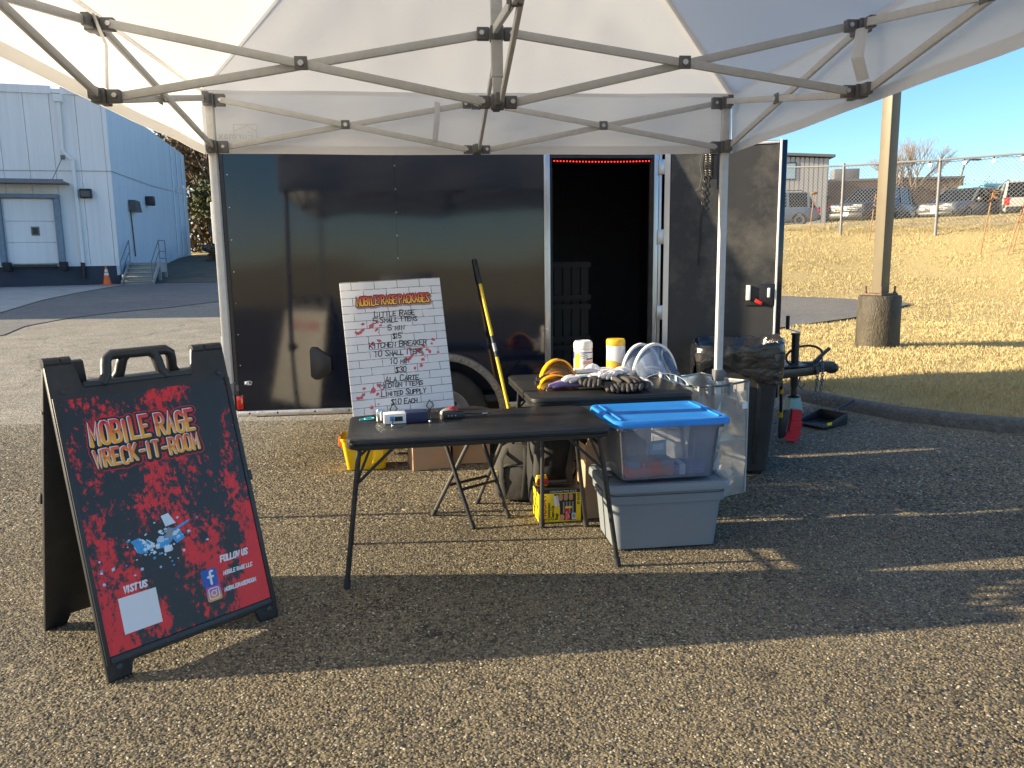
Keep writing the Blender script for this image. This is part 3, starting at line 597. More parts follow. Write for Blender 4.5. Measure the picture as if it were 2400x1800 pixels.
obj('dock_plate', MB().bx(-3.85, -2.3, -.18, .03, 1.58, 1.68), MT['black_metal'], wh)
obj('awning', MB().bx(-5.2, -1.55, -1.0, -.003, 4.88, 4.94).bx(-5.2, -1.55, -1.05, -1.0, 4.84, 5.0), MT['galv'], wh)
obj('awning_rod', MB().cyl((-1.7, -.02, 5.97), (-1.95, -.95, 4.97), .018, n=6).bx(-1.78, -1.62, -.03, 0, 5.88, 6.05), MT['galv'], wh)
obj('downspout', MB().bx(-1.78, -1.48, -.22, -.003, 8.1, 8.4).bar((-1.63, -.09, 8.2), (-1.66, -.09, 6.2), .12, .12, (0, 1, 0)).bar((-1.66, -.09, 6.2), (-1.33, -.09, 5.85), .12, .12, (0, 1, 0)).bar((-1.33, -.09, 5.9), (-1.31, -.09, 1.72), .13, .12, (0, 1, 0)), MT['siding'], wh, bev=.01, seg=1)
obj('drain_pipe', MB().cyl((-1.33, -.09, 1.74), (-1.36, -.09, 1.1), .085, n=10), MT['black_metal'], wh)
wl_ = obj('wall_lamp', MB().bx(-1.18, -.74, -.25, 0, 4.34, 4.72), MT['black_metal'], wh, bev=.03); obj('lens', MB().bx(-1.13, -.8, -.262, -.252, 4.4, 4.62), MT['grey_metal'], wl_)
fl = obj('floodlight', MB().add([sf(2.5, .02, 4.0), sf(3.5, .02, 4.0), sf(3.5, .35, 4.0), sf(2.5, .35, 4.0), sf(2.5, .02, 4.5), sf(3.5, .02, 4.5), sf(3.5, .28, 4.5), sf(2.5, .28, 4.5)], [(3, 2, 1, 0), (4, 5, 6, 7), (0, 1, 5, 4), (1, 2, 6, 5), (2, 3, 7, 6), (3, 0, 4, 7)]), MT['grey_metal'], wh)
obj('lamp_conduit', MB().cyl(sf(2.6, .06, 4.0), sf(2.75, .06, 2.0), .03, n=6), MT['black_metal'], wh)
obj('floodlight', MB().bx(-.2, .2, -.2, .2, -.2, .25), MT['black_metal'], wh, bev=.05, ml=Matrix.Translation(sf(6.1, .2, 4.7)))
obj('security_camera', MB().cyl((0, 0, 0), (.25, 0, 0), .05, n=8).ball((.35, -.05, .05), .12, 8).bar((.1, 0, -.02), (.05, 0, -.25), .05, .05), MT['white_plastic'], wh, smooth=True, ml=Matrix.Translation(sf(14.2, .05, 6.1)))
obj('utility_cable', MB().tube([(-14, -.03, 5.42), (-6, -.03, 5.38), (.05, -.04, 5.45), sf(8, .04, 5.6), sf(17, .05, 6.0)], .009, 5), MT['grey_metal'], wh)
# access stairs
st = thing('access_stairs', 'weathered wooden stairs with metal handrails beside the warehouse', 'stairs', (-15.65, 32.55, H(-15.6, 32.6)), R(12))
for i in range(6): obj('step', MB().bx(-.56, .56, i * .30 - .04, i * .30 + .30, i * .175 + .12, i * .175 + .165).bx(-.55, .55, i * .30 + .03, i * .3 + .05, i * .175, i * .175 + .12) if i < 5 else MB().bx(-.56, .6, 1.5, 2.9, .875, .925), MT['wood'], st, bev=.006, seg=1)
for s in (-1, 1): obj('stringer', MB().bar((s * .6, -.05, .05), (s * .6, 1.55, .98), .06, .2), MT['wood'], st)
obj('platform_post', MB().bx(.5, .6, 2.75, 2.85, -.3, .875).bx(.5, .6, 1.55, 1.65, -.3, .875).bx(.53, .58, 1.55, 2.85, .5, .875), MT['wood'], st)
for s in (-.6, .6):
    r_ = obj('handrail', MB().cyl((s, 0, .95), (s, 1.55, 1.88), .024, n=6).cyl((s, 0, .02), (s, 0, .97), .022, n=6).cyl((s, 1.55, .9), (s, 1.55, 1.9), .022, n=6).cyl((s, 0, .5), (s, 1.55, 1.42), .018, n=6), MT['galv'], st)
obj('handrail', MB().cyl((.6, 1.55, 1.88), (.6, 2.8, 1.9), .024, n=6).cyl((.6, 2.8, .9), (.6, 2.8, 1.9), .022, n=6).cyl((.6, 1.55, 1.4), (.6, 2.8, 1.42), .02, n=6).cyl((.6, 1.55, 1.1), (.6, 2.8, 1.1), .02, n=6), MT['galv'], st)
tc_ = thing('traffic_cone', 'orange traffic cone with pale bands against the dark dock wall', 'cone', (-16.75, 32.2, H(-16.75, 32.2) + .03), 0)
obj('base', MB().bx(-.2, .2, -.2, .2, 0, .04), MT['cone_orange'], tc_, bev=.01); obj('cone', MB().lathe([(.155, .035), (.098, .36), (.03, .76), (.02, .76)], 16), MT['cone_orange'], tc_, smooth=True)
for a, b in ((.40, .5), (.54, .64)): obj('band', MB().lathe([(.094 - (a - .4) * .17, a), (.094 - (b - .4) * .17, b)], 16), MT['cone_white'], tc_, smooth=True)
# timber and scrap beside the wall, platform beyond
pl = thing('scrap_pile', 'heap of brown scrap and rubble by the far warehouse corner', 'scrap', (-16.4, 44.0, H(-16.4, 44)), 0)
rr = random.Random(3)
for i in range(30): obj('chunk', MB(Matrix.Translation((rr.gauss(0, .7), rr.gauss(0, .5), rr.uniform(.1, 1.0))) @ Matrix.Rotation(rr.uniform(0, 3), 4, (rr.random(), rr.random(), rr.random()))).bx(-.2, .2, -.14, .14, -.1, .1), MT['rust'], pl)
dk = thing('steel_platform', 'dark steel platform with beams beside the far warehouse wall', 'platform', (-17.2, 48.5, H(-17.2, 48.5)), R(10))
obj('deck', MB().bx(-1.2, 2.6, -1, 1, 1.5, 1.75), MT['grey_metal'], dk)
for x in (-1, 2.3):
    for y in (-.8, .8): obj('post', MB().bx(x - .1, x + .1, y - .1, y + .1, 0, 1.5), MT['black_metal'], dk)
obj('beam', MB().bx(-.2, 2.6, -1.05, -.9, .5, .75), MT['grey_metal'], dk)

# unseen shed-shaped block added past the left edge to shade the dock yard
sb = thing('added_shade_block', 'long grey unseen block added left of the yard to cast shade', 'building', (-31, 25.0, H(-31, 25)), 0)
obj('wall', MB().bx(-4, 4, -7.6, 9, 0, 6.6), MT['grey_siding'], sb); obj('roof', MB().prism([(-4.3, 6.61), (4.3, 6.61), (0, 8.2)], -7.9, 9.3, lambda a, b, c: (a, c, b)), MT['grey_metal'], sb)

# ------------------------------------------------------------------ trees
def branch(mb, p, d, ln, r, lev, rr, up=.15, spread=.55, tips=None, n=4):
    q = p + d * ln; mb.cyl(p, q, r, r * .72, n if lev > 2 else 3)
    if lev == 0:
        if tips is not None: tips.append(q)
        return
    for k in range(2 if lev < 3 and rr.random() < .35 else 3 if lev > 1 else 2):
        a = rr.uniform(0, 6.28); v = Vector((math.cos(a), math.sin(a), 0)) * rr.uniform(.5, 1.2) * spread
        branch(mb, p + d * ln * rr.uniform(.62, 1.0), (d + v + Vector((0, 0, up))).normalized(), ln * rr.uniform(.62, .82), r * .58, lev - 1, rr, up, spread, tips, n)
def leaves(pts, n, size, spread, m, name, parent):
    P = np.array([[*p] for p in pts]); P = P[RNG.integers(0, len(P), n)] + RNG.normal(0, spread, (n, 3)); a = RNG.normal(0, 1, (n, 3)); a /= np.linalg.norm(a, axis=1)[:, None]; b = np.cross(a, RNG.normal(0, 1, (n, 3))); b /= np.linalg.norm(b, axis=1)[:, None]
    s = size * RNG.uniform(.5, 1.4, (n, 1)); V = np.stack([P - a * s, P + b * s * .5, P + a * s, P - b * s * .5], 1).reshape(-1, 3)
    return np_mesh(name, V, np.arange(4 * n).reshape(-1, 4), m, parent=parent)
def tree(name, label, loc, h, lev=5, seed=1, lf=None, cat='tree', spread=.55, group=None, twig='bark', r=.03):
    rr = random.Random(seed); t = thing(name, label, cat, loc, 0, group); mt = MB(); mt.cyl((0, 0, -.3), (0, 0, h * .26), h * r, h * r * .75, 8); obj('trunk', mt, MT['bark'], t, smooth=True)
    mb = MB(); tips = []
    for k in range(4):
        a = k * 1.6 + rr.uniform(-.4, .4); branch(mb, Vector((0, 0, h * rr.uniform(.17, .27))), Vector((math.cos(a) * .55, math.sin(a) * .55, 1)).normalized(), h * .24, h * r * .55, lev, rr, .18, spread, tips)
    c = obj('crown', mb, MT[twig], t)
    if lf: leaves(tips, lf[0], lf[1], lf[2], MT[lf[3]], 'foliage', t)
    return t
WL = [(-20.6, 55, 9.5, 'dead_leaf', 'tall thin tree with dry leaves right behind the warehouse corner'), (-17.5, 57, 8.5, 'evergreen', 'dark green tree in the gap between warehouse and tent leg'), (-22.5, 62, 11, 'dead_leaf', 'tallest brown tree behind the warehouse roof'),
      (-18.5, 66, 12, 'dead_leaf', 'brown leafy tree deep in the wood left of the trailer'), (-14, 61, 9, 'evergreen', 'green tree of the wood mostly hidden by the trailer'), (-19.3, 52.8, 5, 'evergreen', 'low bright green bushy tree beside the steel platform')]
for i, (x, y, h_, lm, lb) in enumerate(WL): tree('woodland_tree', lb, (x, y, H(x, y)), h_, 4, 20 + i, (2600, .2, .55, lm), group='trees of the wood behind the warehouse')
def woods(n=16000):
    x = RNG.uniform(-27, -6, n); y = RNG.uniform(57, 68, n); top = 6.5 + 2.2 * np.sin(x * .9) + 1.6 * np.sin(x * 2.3 + 1); z = np.array([H(a, b) for a, b in zip(x, y)]) + top * RNG.random(n) ** .9
    a = RNG.normal(0, 1, (n, 3)); a /= np.linalg.norm(a, axis=1)[:, None]; b = np.cross(a, RNG.normal(0, 1, (n, 3))); b /= np.linalg.norm(b, axis=1)[:, None]; P = np.stack([x, y, z], 1); s = RNG.uniform(.1, .42, (n, 1))
    V = np.stack([P - a * s, P + b * s * .35, P + a * s, P - b * s * .35], 1).reshape(-1, 3); np_mesh('woods', V, np.arange(4 * n).reshape(-1, 4), MT['dead_leaf'], kind='stuff', label='tangled brown winter woods behind the warehouse')
woods()
tree('bare_tree', 'large bare winter tree behind the light pole and fence', (25.2, 50, H(25, 50) + .1), 6.2, 6, 5, None, spread=.55, r=.026)
for i, (x, y, h_, w_) in enumerate([(24.6, 46, 2.5, 'reddish brown bare bush at the foot of the bare tree'), (30.0, 49, 2.9, 'wide bare bush above the parked dark car and van'), (27.4, 48, 2.6, 'bare bush between the big tree and the van'), (37.5, 55, 3.2, 'small pale bush left of the silver car')]):
    tree('bare_bush', w_, (x, y, H(x, y) + .1), h_ * 1.25, 5, 40 + i, (500, .05, .12, 'dead_leaf'), 'bush', .85, 'bare bushes beyond the fence', 'twig', .018)
# ------------------------------------------------------------------ light pole
px, py = 5.08, 10.62; pz = H(px, py) + .09
lp = thing('light_pole', 'square tan light pole on a round stained concrete base', 'light pole', (px, py, pz), R(24))
mb = MB(); pr = [(.285, -.3), (.285, .0), (.28, .35), (.278, .71), (.26, .735), (.0, .737)]; mb.lathe(pr, 32); obj('concrete_base', mb, MT['base_concrete'], lp, smooth=True)
obj('base_plate', MB().bx(-.16, .16, -.16, .16, .737, .762), MT['rust'], lp, bev=.004)
for sx in (-1, 1):
    for sy in (-1, 1): bo = obj('anchor_bolt', MB().cyl((sx * .128, sy * .128, .76), (sx * .128, sy * .128, .86), .013, n=8).cyl((sx * .128, sy * .128, .762), (sx * .128, sy * .128, .785), .026, n=6), MT['rust'], lp)
obj('shaft', MB().frus(.762, .082, .082, 7.5, .082, .082), MT['pole'], lp, bev=.014)
obj('lamp_head', MB().bx(-.2, .2, -.5, .1, 7.5, 7.68), MT['pole'], lp, bev=.03)

# ------------------------------------------------------------------ chain-link fence
F0 = Vector((6.9, 24.55)); F1 = Vector((13.3, 17.75)); fd = (F1 - F0).normalized(); fL = (F1 - F0).length
fence = thing('chain_link_fence', 'galvanised chain link fence along the top of the grass bank', 'fence', (F0.x, F0.y, 0), math.atan2(fd.y, fd.x))
def fz(s): p = F0 + fd * s; return H(p.x, p.y) + .1
FH = 1.9
for s in (1.03, 3.51, 5.98, 8.5): obj('post', MB().cyl((s, 0, fz(s) - .3), (s, 0, fz(s) + FH + .03), .038, n=10).ball((s, 0, fz(s) + FH + .03), .045, 8), MT['galv'], fence, smooth=True)
top = lambda s: fz(s) + FH
obj('top_rail', MB().tube([(s, -.01, top(s)) for s in np.linspace(0, fL, 22)], .026, 8), MT['galv'], fence, smooth=True)
obj('bottom_wire', MB().tube([(s, -.01, fz(s) + .28) for s in np.linspace(0, fL, 22)], .007, 5), MT['galv'], fence)
mb = MB(); stp = .098; hz = FH - .3
for k in range(int(-hz / stp), int(fL / stp) + 1):
    for sg in (1, -1):
        a = k * stp if sg > 0 else k * stp + hz; b = a + sg * hz
        s0, s1 = a, b; t0, t1 = 0., 1.
        lo, hi = min(s0, s1), max(s0, s1)
        if hi < 0 or lo > fL: continue
        def pt(t): s = s0 + (s1 - s0) * t; return s
        if s0 < 0: t0 = -s0 / (s1 - s0)
        if s1 > fL: t1 = (fL - s0) / (s1 - s0)
        if s0 > fL: t0 = (fL - s0) / (s1 - s0)
        if s1 < 0: t1 = -s0 / (s1 - s0)
        if t1 - t0 < .02: continue
        q = []
        for t in np.linspace(t0, t1, 3):
            s = pt(t); q.append((s, .012 * sg, fz(s) + .29 + (top(s) - .03 - fz(s) - .29) * t))
        mb.tube(q, .0048, 3)
tag(obj('chain_link_mesh', mb, MT['fence_wire'], fence), kind='stuff')
mb = MB(); sl = thing('string_lights', 'string of glowing bulbs tied along the fence top rail', 'string lights', (F0.x, F0.y, 0), math.atan2(fd.y, fd.x))
bs = [4.75, 5.75, 6.55, 7.2, 7.8, 8.4]
obj('wire', MB().tube([(s, -.05, top(s) - .04 - .03 * abs(math.sin((s - 4.4) * 4.2))) for s in np.linspace(4.4, fL, 60)], .006, 4), MT['black_metal'], sl)
for s in bs: obj('bulb', MB().ball((s, -.06, top(s) - .12), .042, 10), MT['bulb'], sl, smooth=True); obj('socket', MB().cyl((s, -.06, top(s) - .08), (s, -.06, top(s) - .03), .02, n=8), MT['black_metal'], sl)
# dead stalks
def stalk(x, y, h_, lean, seed, label, head):
    rr = random.Random(seed); z = H(x, y) + .09; t = thing('dead_stalk', label, 'plant', (x, y, z), 0, 'dead flower stalks along the fence')
    obj('stem', MB().tube([(0, 0, 0), (lean * .4, 0, h_ * .45), (lean, .0, h_)], .014, 6), MT['stalk'], t, smooth=True)
    mb = MB()
    if head == 'disc': mb.lathe([(.03, -.02), (.09, .0), (.11, .03), (.04, .05)], 12, (lean, 0, h_))
    else:
        for k in range(26 if head == 'big' else 14):
            zz = h_ * rr.uniform(.45 if head != 'tuft' else .85, 1.08); a = rr.uniform(0, 6.28); p = Vector((lean * zz / h_, 0, zz)); d = Vector((math.cos(a), math.sin(a), rr.uniform(-1, .4))) * rr.uniform(.07, .17); b = Vector((-math.sin(a), math.cos(a), .3)) * .045
            mb.add([p, p + d * .5 + b, p + d, p + d * .5 - b], [(0, 1, 2, 3)])
    obj('seed_head', mb, MT['stalk'] if head != 'big' else MT['dead_leaf'], t)
stalk(8.55, 22.3, 1.18, .08, 1, 'thin dead stalk with a flat seed head beside the trailer door', 'disc')
stalk(9.65, 20.95, 1.22, .1, 2, 'withered stalk with drooping leaves left of the light pole', 'leaf')
stalk(11.0, 18.2, 1.42, .18, 3, 'tall stalk with a tufted head in front of the silver car', 'tuft')
stalk(11.35, 17.75, 2.0, .5, 4, 'tallest leaning stalk with big withered leaves at the right edge', 'big')
stalk(11.55, 17.9, 1.6, .35, 5, 'second leaning stalk at the right edge with fewer leaves', 'leaf')

# ------------------------------------------------------------------ buildings beyond the parking
mb_ = thing('metal_building', 'grey corrugated metal building with one small upper window', 'building', (18.2, 45, H(18, 45)), R(-6))
for i in range(46): obj('siding_sheet', MB().bx(-12 + i * .26, -12 + i * .26 + .2, -.03, .1, 0, 4.15 + (46 - i) * .017), MT['grey_siding'], mb_)
obj('wall', MB().bx(-12, -.02, .02, 9, 0, 4.15), MT['grey_siding'], mb_)
obj('roof', MB().add([(-12.2, -.25, 4.98), (.25, -.25, 4.2), (.25, 9.2, 4.2), (-12.2, 9.2, 4.98), (-12.2, -.25, 5.12), (.25, -.25, 4.34), (.25, 9.2, 4.34), (-12.2, 9.2, 5.12)], [(3, 2, 1, 0), (4, 5, 6, 7), (0, 1, 5, 4), (1, 2, 6, 5), (2, 3, 7, 6), (3, 0, 4, 7)]), MT['galv'], mb_)
w_ = obj('window', MB().bx(-2.42, -1.82, -.07, -.03, 3.02, 3.98), MT['black_metal'], mb_); obj('pane', MB().bx(-2.36, -1.88, -.078, -.0705, 3.08, 3.92), mat('sky_glass', (.3, .42, .5), .1, coat=.6), w_)
bb = thing('brown_building', 'low dark brown flat roofed building with rooftop units', 'building', (20.3, 52, H(20, 52)), R(-8))
obj('wall', MB().bx(-1.5, 9, 0, 8, 0, 3.45), MT['brown_wall'], bb); obj('coping', MB().bx(-1.5, 9.05, -.06, 8.05, 3.45, 3.58), MT['galv'], bb)
obj('rooftop_unit', MB().bx(1.3, 2.9, 1, 2.2, 3.58, 4.35), MT['galv'], bb, bev=.03); obj('rooftop_unit', MB().bx(5.0, 6.5, 1.5, 2.8, 3.58, 4.0), MT['white_plastic'], bb, bev=.03)
obj('red_sign', MB().cyl((.9, -.08, 1.75), (.9, -.03, 1.75), .28, n=16), MT['red'], bb)
ls = thing('street_lamp', 'distant curved street lamp above the parked van', 'street lamp', (34.1, 60, H(34, 60)), 0)
obj('pole', MB().tube([(0, 0, 0), (.25, 0, 4.6), (.4, 0, 5.25), (.8, 0, 5.65), (1.2, 0, 5.7)], .07, 8), MT['grey_metal'], ls, smooth=True); obj('lamp_head', MB().bx(1.1, 1.6, -.12, .12, 5.6, 5.74), MT['grey_metal'], ls, bev=.03)

# ------------------------------------------------------------------ parked vehicles
def car(name, label, loc, rz, paint, L=4.9, W=1.95, HT=1.75, kind='suv', front=True, grp='vehicles parked beyond the fence'):
    """x forward. body loft, glass house, roof, pillars, wheels, lamps, grille, plate"""
    t = thing(name, label, 'van' if kind == 'van' else 'car', loc, rz, grp); w = W / 2; belt = HT * .58; f = L / 2
    hood = HT * .60 if kind != 'sedan' else HT * .62
    if kind == 'van': st_ = [(-f, .35, HT * .62, .93), (-f + .1, .3, HT * .64, 1), (f - 1.0, .3, HT * .6, 1), (f - .7, .3, HT * .5, .99), (f - .12, .3, HT * .42, .95), (f, .4, HT * .36, .86)]
    else: st_ = [(-f, .42, belt * .93, .86), (-f + .12, .32, belt * 1.0, .95), (-f + .8, .28, belt * 1.02, 1), (f * .3, .26, belt, 1), (f * .42, .26, hood, .99), (f - .35, .28, hood * .93, .96), (f - .08, .32, hood * .84, .9), (f, .42, hood * .7, .8)]
    vs = []; m = 10
    for x, b, tp, k in st_:
        ww = w * k
        for (yy, zz) in ((-.82, b), (-.97, b + .12), (-1, b + (tp - b) * .55), (-.95, tp - .06), (-.86, tp), (.86, tp), (.95, tp - .06), (1, b + (tp - b) * .55), (.97, b + .12), (.82, b)): vs.append((x, yy * ww, zz))
    n = len(st_); fs = [(i * m + j, (i + 1) * m + j, (i + 1) * m + (j + 1) % m, i * m + (j + 1) % m) for i in range(n - 1) for j in range(m)] + [tuple(range(m)), tuple(reversed(range((n - 1) * m, n * m)))]
    obj('body', MB().add(vs, fs), paint, t, smooth=True)
    if kind == 'suv': gx = [(-f + .1, belt, .9), (-f + .5, HT - .05, .76), (f * .02, HT - .03, .76), (f * .4, belt, .88)]
    elif kind == 'sedan': gx = [(-f + .5, belt, .88), (-f * .35, HT - .05, .68), (f * .05, HT - .04, .68), (f * .48, belt, .86)]
    else: gx = [(-f + .02, HT * .62, .96), (-f + .1, HT - .3, .9), (f - 1.5, HT - .3, .9), (f - .75, HT * .53, .95)]
    g = MB(); vs = []
    for x, z, k in gx: vs += [(x, -w * k, z), (x, w * k, z)]
    zb = belt - .05
    g.add([(gx[0][0], -w * gx[0][2], zb), (gx[0][0], w * gx[0][2], zb), vs[2], vs[3], vs[4], vs[5], (gx[3][0], -w * gx[3][2], zb), (gx[3][0], w * gx[3][2], zb)], [(0, 1, 3, 2), (2, 3, 5, 4), (4, 5, 7, 6), (0, 2, 4, 6), (1, 7, 5, 3), (0, 6, 7, 1)])
    obj('glass', g, MT['glass_dark'], t)
    rb, rf = gx[1], gx[2]; up = .05 if kind != 'van' else .5
    rm = MB().frus(rb[1] - .03, (rf[0] - rb[0]) / 2 + .08, w * rb[2] + .02, rb[1] + up, (rf[0] - rb[0]) / 2 - (.1 if kind != 'van' else .25), w * rb[2] - (.08 if kind != 'van' else .15), (rf[0] + rb[0]) / 2, 0)
    obj('roof', rm, MT['teal_roof'] if kind == 'van' else paint, t, bev=.03 if kind != 'van' else .12)
    for s in (-1, 1):
        for i in (0, 2): a, b = gx[i], gx[i + 1]; obj('pillar', MB().bar((a[0], s * (w * a[2] + .005), a[1] if i else zb), (b[0], s * (w * b[2] + .005), b[1] if not i else zb), .09, .07), paint, t)
        xm = (gx[1][0] + gx[2][0]) / 2; km = (gx[1][2] + gx[0][2]) / 2
        for dx in ([0, -L * .2] if kind != 'van' else [-.9, .2]): obj('pillar', MB().bar((xm + dx, s * (w * gx[0][2] + .004), zb), (xm + dx, s * (w * gx[1][2] + .004), gx[1][1]), .09, .06, (0, 1, 0)), paint, t)
        if kind == 'suv': obj('roof_rail', MB().tube([(rb[0] + .2, s * w * .68, HT + .0), (rb[0] + .3, s * w * .68, HT + .07), (rf[0] - .3, s * w * .68, HT + .07), (rf[0] - .1, s * w * .68, HT)], .02, 6), MT['black_metal'], t)
        obj('mirror', MB().ball((gx[3][0] - .25, s * (w + .1), belt + .1), .12, 8, (.7, 1, .8)), paint, t, smooth=True)
        for x in (-f * .6, f * .6):
            wv = obj('wheel', MB().lathe([(.2, -.1), (.34, -.11), (.36, -.06), (.36, .06), (.34, .11), (.2, .1)], 20), MT['rubber'], t, smooth=True, ml=Matrix.Translation((x, s * (w - .11), .36)) @ Matrix.Rotation(R(90), 4, 'X'))
            obj('rim', MB().lathe([(.02, .085), (.2, .105), (.23, .11), (.23, -.11), (.02, -.085)], 16), MT['galv'], wv, smooth=True)
        obj('headlight', MB().bx(f - .16, f - .0, s * w * .5 - .2 if s > 0 else -w * .5 - .22, s * w * .5 + .22 if s > 0 else -w * .5 + .2, hood * .72, hood * .84), MT['lamp_glass'], t, bev=.02)
        obj('tail_light', MB().bx(-f - .015, -f + .12, s * w * .82 - .1, s * w * .82 + .1, belt * .68, belt * 1.0), MT['red_lens'], t, bev=.02)
    obj('grille', MB().bx(f - .05, f + .012, -w * .52, w * .52, hood * .56, hood * .8), MT['black_plastic'], t, bev=.01)
    for k in range(3): obj('grille_bar', MB().bx(f + .005, f + .03, -w * .55, w * .55, hood * (.6 + k * .07), hood * (.6 + k * .07) + .018), MT['chrome'], t)
    em = obj('emblem', MB().cyl((f + .03, 0, hood * .69), (f + .045, 0, hood * .69), .085, n=16), MT['chrome'], t)
    obj('bumper', MB().bx(f - .12, f + .06, -w * .78, w * .78, .32, hood * .52), MT['black_plastic'] if kind == 'suv' else paint, t, bev=.04)
    obj('rear_bumper', MB().bx(-f - .08, -f + .1, -w * .85, w * .85, .35, belt * .62), MT['black_plastic'], t, bev=.04)
    obj('licence_plate', MB().bx(f + .062, f + .072, -.16, .16, .42, .58), MT['white_plastic'], t); obj('licence_plate', MB().bx(-f - .095, -f - .083, -.16, .16, .45, .61), MT['white_plastic'], t)
    return t
PT = lambda n, c: mat(n, c, .3, metal=.1, var=.05, coat=.25)
def gpos(x, y): return (x, y, H(x, y) + .1)
car('parked_car', 'blue grey crossover parked left of the others behind the door edge', gpos(11.8, 36.5), R(176), PT('blue_grey_paint', (.12, .17, .23)), 4.6, 1.85, 1.62, 'suv')
car('parked_car', 'black sport utility car facing the fence behind the light pole', gpos(16.9, 36.6), R(-140), PT('black_blue_paint', (.02, .025, .032)), 5.0, 2.0, 1.80)
car('parked_car', 'dark grey car with chrome grille in front of the teal roofed van', gpos(20.7, 36.0), R(-144), PT('charcoal_paint', (.09, .105, .125)), 4.8, 1.95, 1.62)
car('passenger_van', 'van with a raised teal roof behind the dark grey car', gpos(25.0, 42.0), R(-158), PT('blue_van_paint', (.10, .17, .22)), 4.6, 2.0, 2.0, 'van')
car('parked_car', 'silver sport utility car seen from behind at the right', gpos(23.6, 36.5), R(66), PT('silver_paint', (.46, .44, .40)), 4.8, 1.9, 1.78)
car('parked_car', 'dark vehicle cut off by the right edge of the picture', gpos(26.6, 37.5), R(60), PT('dark_blue_paint', (.04, .055, .08)), 5.0, 1.95, 1.85)

# ================================================================== CANOPY TENT
tent = thing('canopy_tent', 'white pop-up canopy tent on grey metal legs', 'tent', (-.184, 4.587, 0), R(5.57))
HW = 1.475
def zlo(a, b): return 2.159 + (-.017 if a < -.5 and b < -.5 else 0) + (.02 if a > .5 and b < -.5 else 0) - (.014 if abs(a) < .5 or abs(b + HW) < .5 else 0) - (.03 if abs(a) < .5 and abs(b + HW) < .5 else 0)
def zup(a, b): return zlo(a, b) + .25
ND = {(i, j): ((i - 1) * HW, (j - 2) * HW) for i in range(3) for j in range(3)}   # j=2 rear row
for (a, b) in ((-HW, 0), (HW, 0), (-HW, -2 * HW), (HW, -2 * HW)):
    lg = obj('leg', MB().bx(a - .021, a + .021, b - .021, b + .021, .78, zup(a, b) + .03), MT['tent_metal'], tent, bev=.004)
    obj('inner_leg', MB().bx(a - .017, a + .017, b - .017, b + .017, .012, .80), MT['tent_metal'], lg, bev=.003)
    obj('foot_plate', MB().bx(a - .045, a + .045, b - .045, b + .045, .006, .012), MT['grey_metal'], lg); obj('leg_clamp', MB().bx(a - .03, a + .03, b - .03, b + .03, .755, .825).bx(a + .03, a + .05, b - .012, b + .012, .775, .81), MT['tent_joint'], lg, bev=.004)
    for z in (zup(a, b), zlo(a, b)):
        br = MB().bx(a - .029, a + .029, b - .029, b + .029, z - .034, z + .034)
        br.bx(a + (.03 if a < 0 else -.085), a + (.085 if a < 0 else -.03), b - .016, b + .016, z - .032, z + .032).bx(a - .016, a + .016, b + (.03 if b < -1 else -.085), b + (.085 if b < -1 else -.03), z - .032, z + .032)
        bo = obj('corner_bracket', br, MT['tent_joint'], tent, bev=.004)
        sx = a + (.06 if a < 0 else -.06); obj('rivet', MB().cyl((sx, b - .016, z), (sx, b - .0215, z), .009, n=10), MT['screw'], bo)
def scissor(p, q):
    d = Vector((q[0] - p[0], q[1] - p[1], 0)).normalized(); n = Vector((-d.y, d.x, 0)); off = n * .011
    def e(pt, z, s): return Vector((pt[0], pt[1], z)) + d * (.06 * s)
    obj('truss_bar', MB().bar(e(p, zlo(*p), 1) + off, e(q, zup(*q), -1) + off, .016, .031), MT['tent_metal'], tent, bev=.003)
    obj('truss_bar', MB().bar(e(p, zup(*p), 1) - off, e(q, zlo(*q), -1) - off, .016, .031), MT['tent_metal'], tent, bev=.003)
    c = Vector(((p[0] + q[0]) / 2, (p[1] + q[1]) / 2, (zlo(*p) + zup(*q) + zup(*p) + zlo(*q)) / 4)); s = -1 if n.y > 0 else 1
    pv = obj('pivot_plate', MB().bar(c - d * .024 + n * s * .022, c + d * .024 + n * s * .022, .006, .05).bar(c - d * .012, c + d * .012, .03, .034), MT['tent_joint'], tent, bev=.002)
    obj('rivet', MB().cyl(c + n * s * .025, c + n * s * .032, .011, n=10), MT['screw'], pv)
pairs = []
for j in (0, 2):
    for i in (0, 1): pairs += [((i, j), (i + 1, j)), ((j, i), (j, i + 1))]
pairs += [((0, 1), (1, 1)), ((1, 1), (2, 1)), ((1, 0), (1, 1)), ((1, 1), (1, 2))]
for p, q in pairs: scissor(ND[p], ND[q])
for k in ((0, 1), (2, 1), (1, 0), (1, 2), (1, 1)):
    a, b = ND[k]
    for z in (zlo(a, b), zup(a, b)):
        m_ = MB().bx(a - .026, a + .026, b - .026, b + .026, z - .026, z + .026)
        for dx, dy in ((1, 0), (-1, 0), (0, 1), (0, -1)):
            if (k[0] == 0 and dx < 0) or (k[0] == 2 and dx > 0) or (k[1] == 0 and dy < 0) or (k[1] == 2 and dy > 0): continue
            m_.bx(a + dx * .055 - .028, a + dx * .055 + .028, b + dy * .055 - .028, b + dy * .055 + .028, z - .03, z + .03) if dx == 0 and dy == 0 else m_.bar((a + dx * .028, b + dy * .028, z), (a + dx * .076, b + dy * .076, z), .030, .046)
        jo = obj('truss_joint', m_, MT['tent_joint'], tent, bev=.004)
        for dx in (-1, 1):
            if 0 <= k[0] + dx <= 2: obj('rivet', MB().cyl((a + dx * .058, b - .018, z), (a + dx * .058, b - .024, z), .009, n=10), MT['screw'], jo)
APEX = 3.42
mc = ND[(1, 1)]
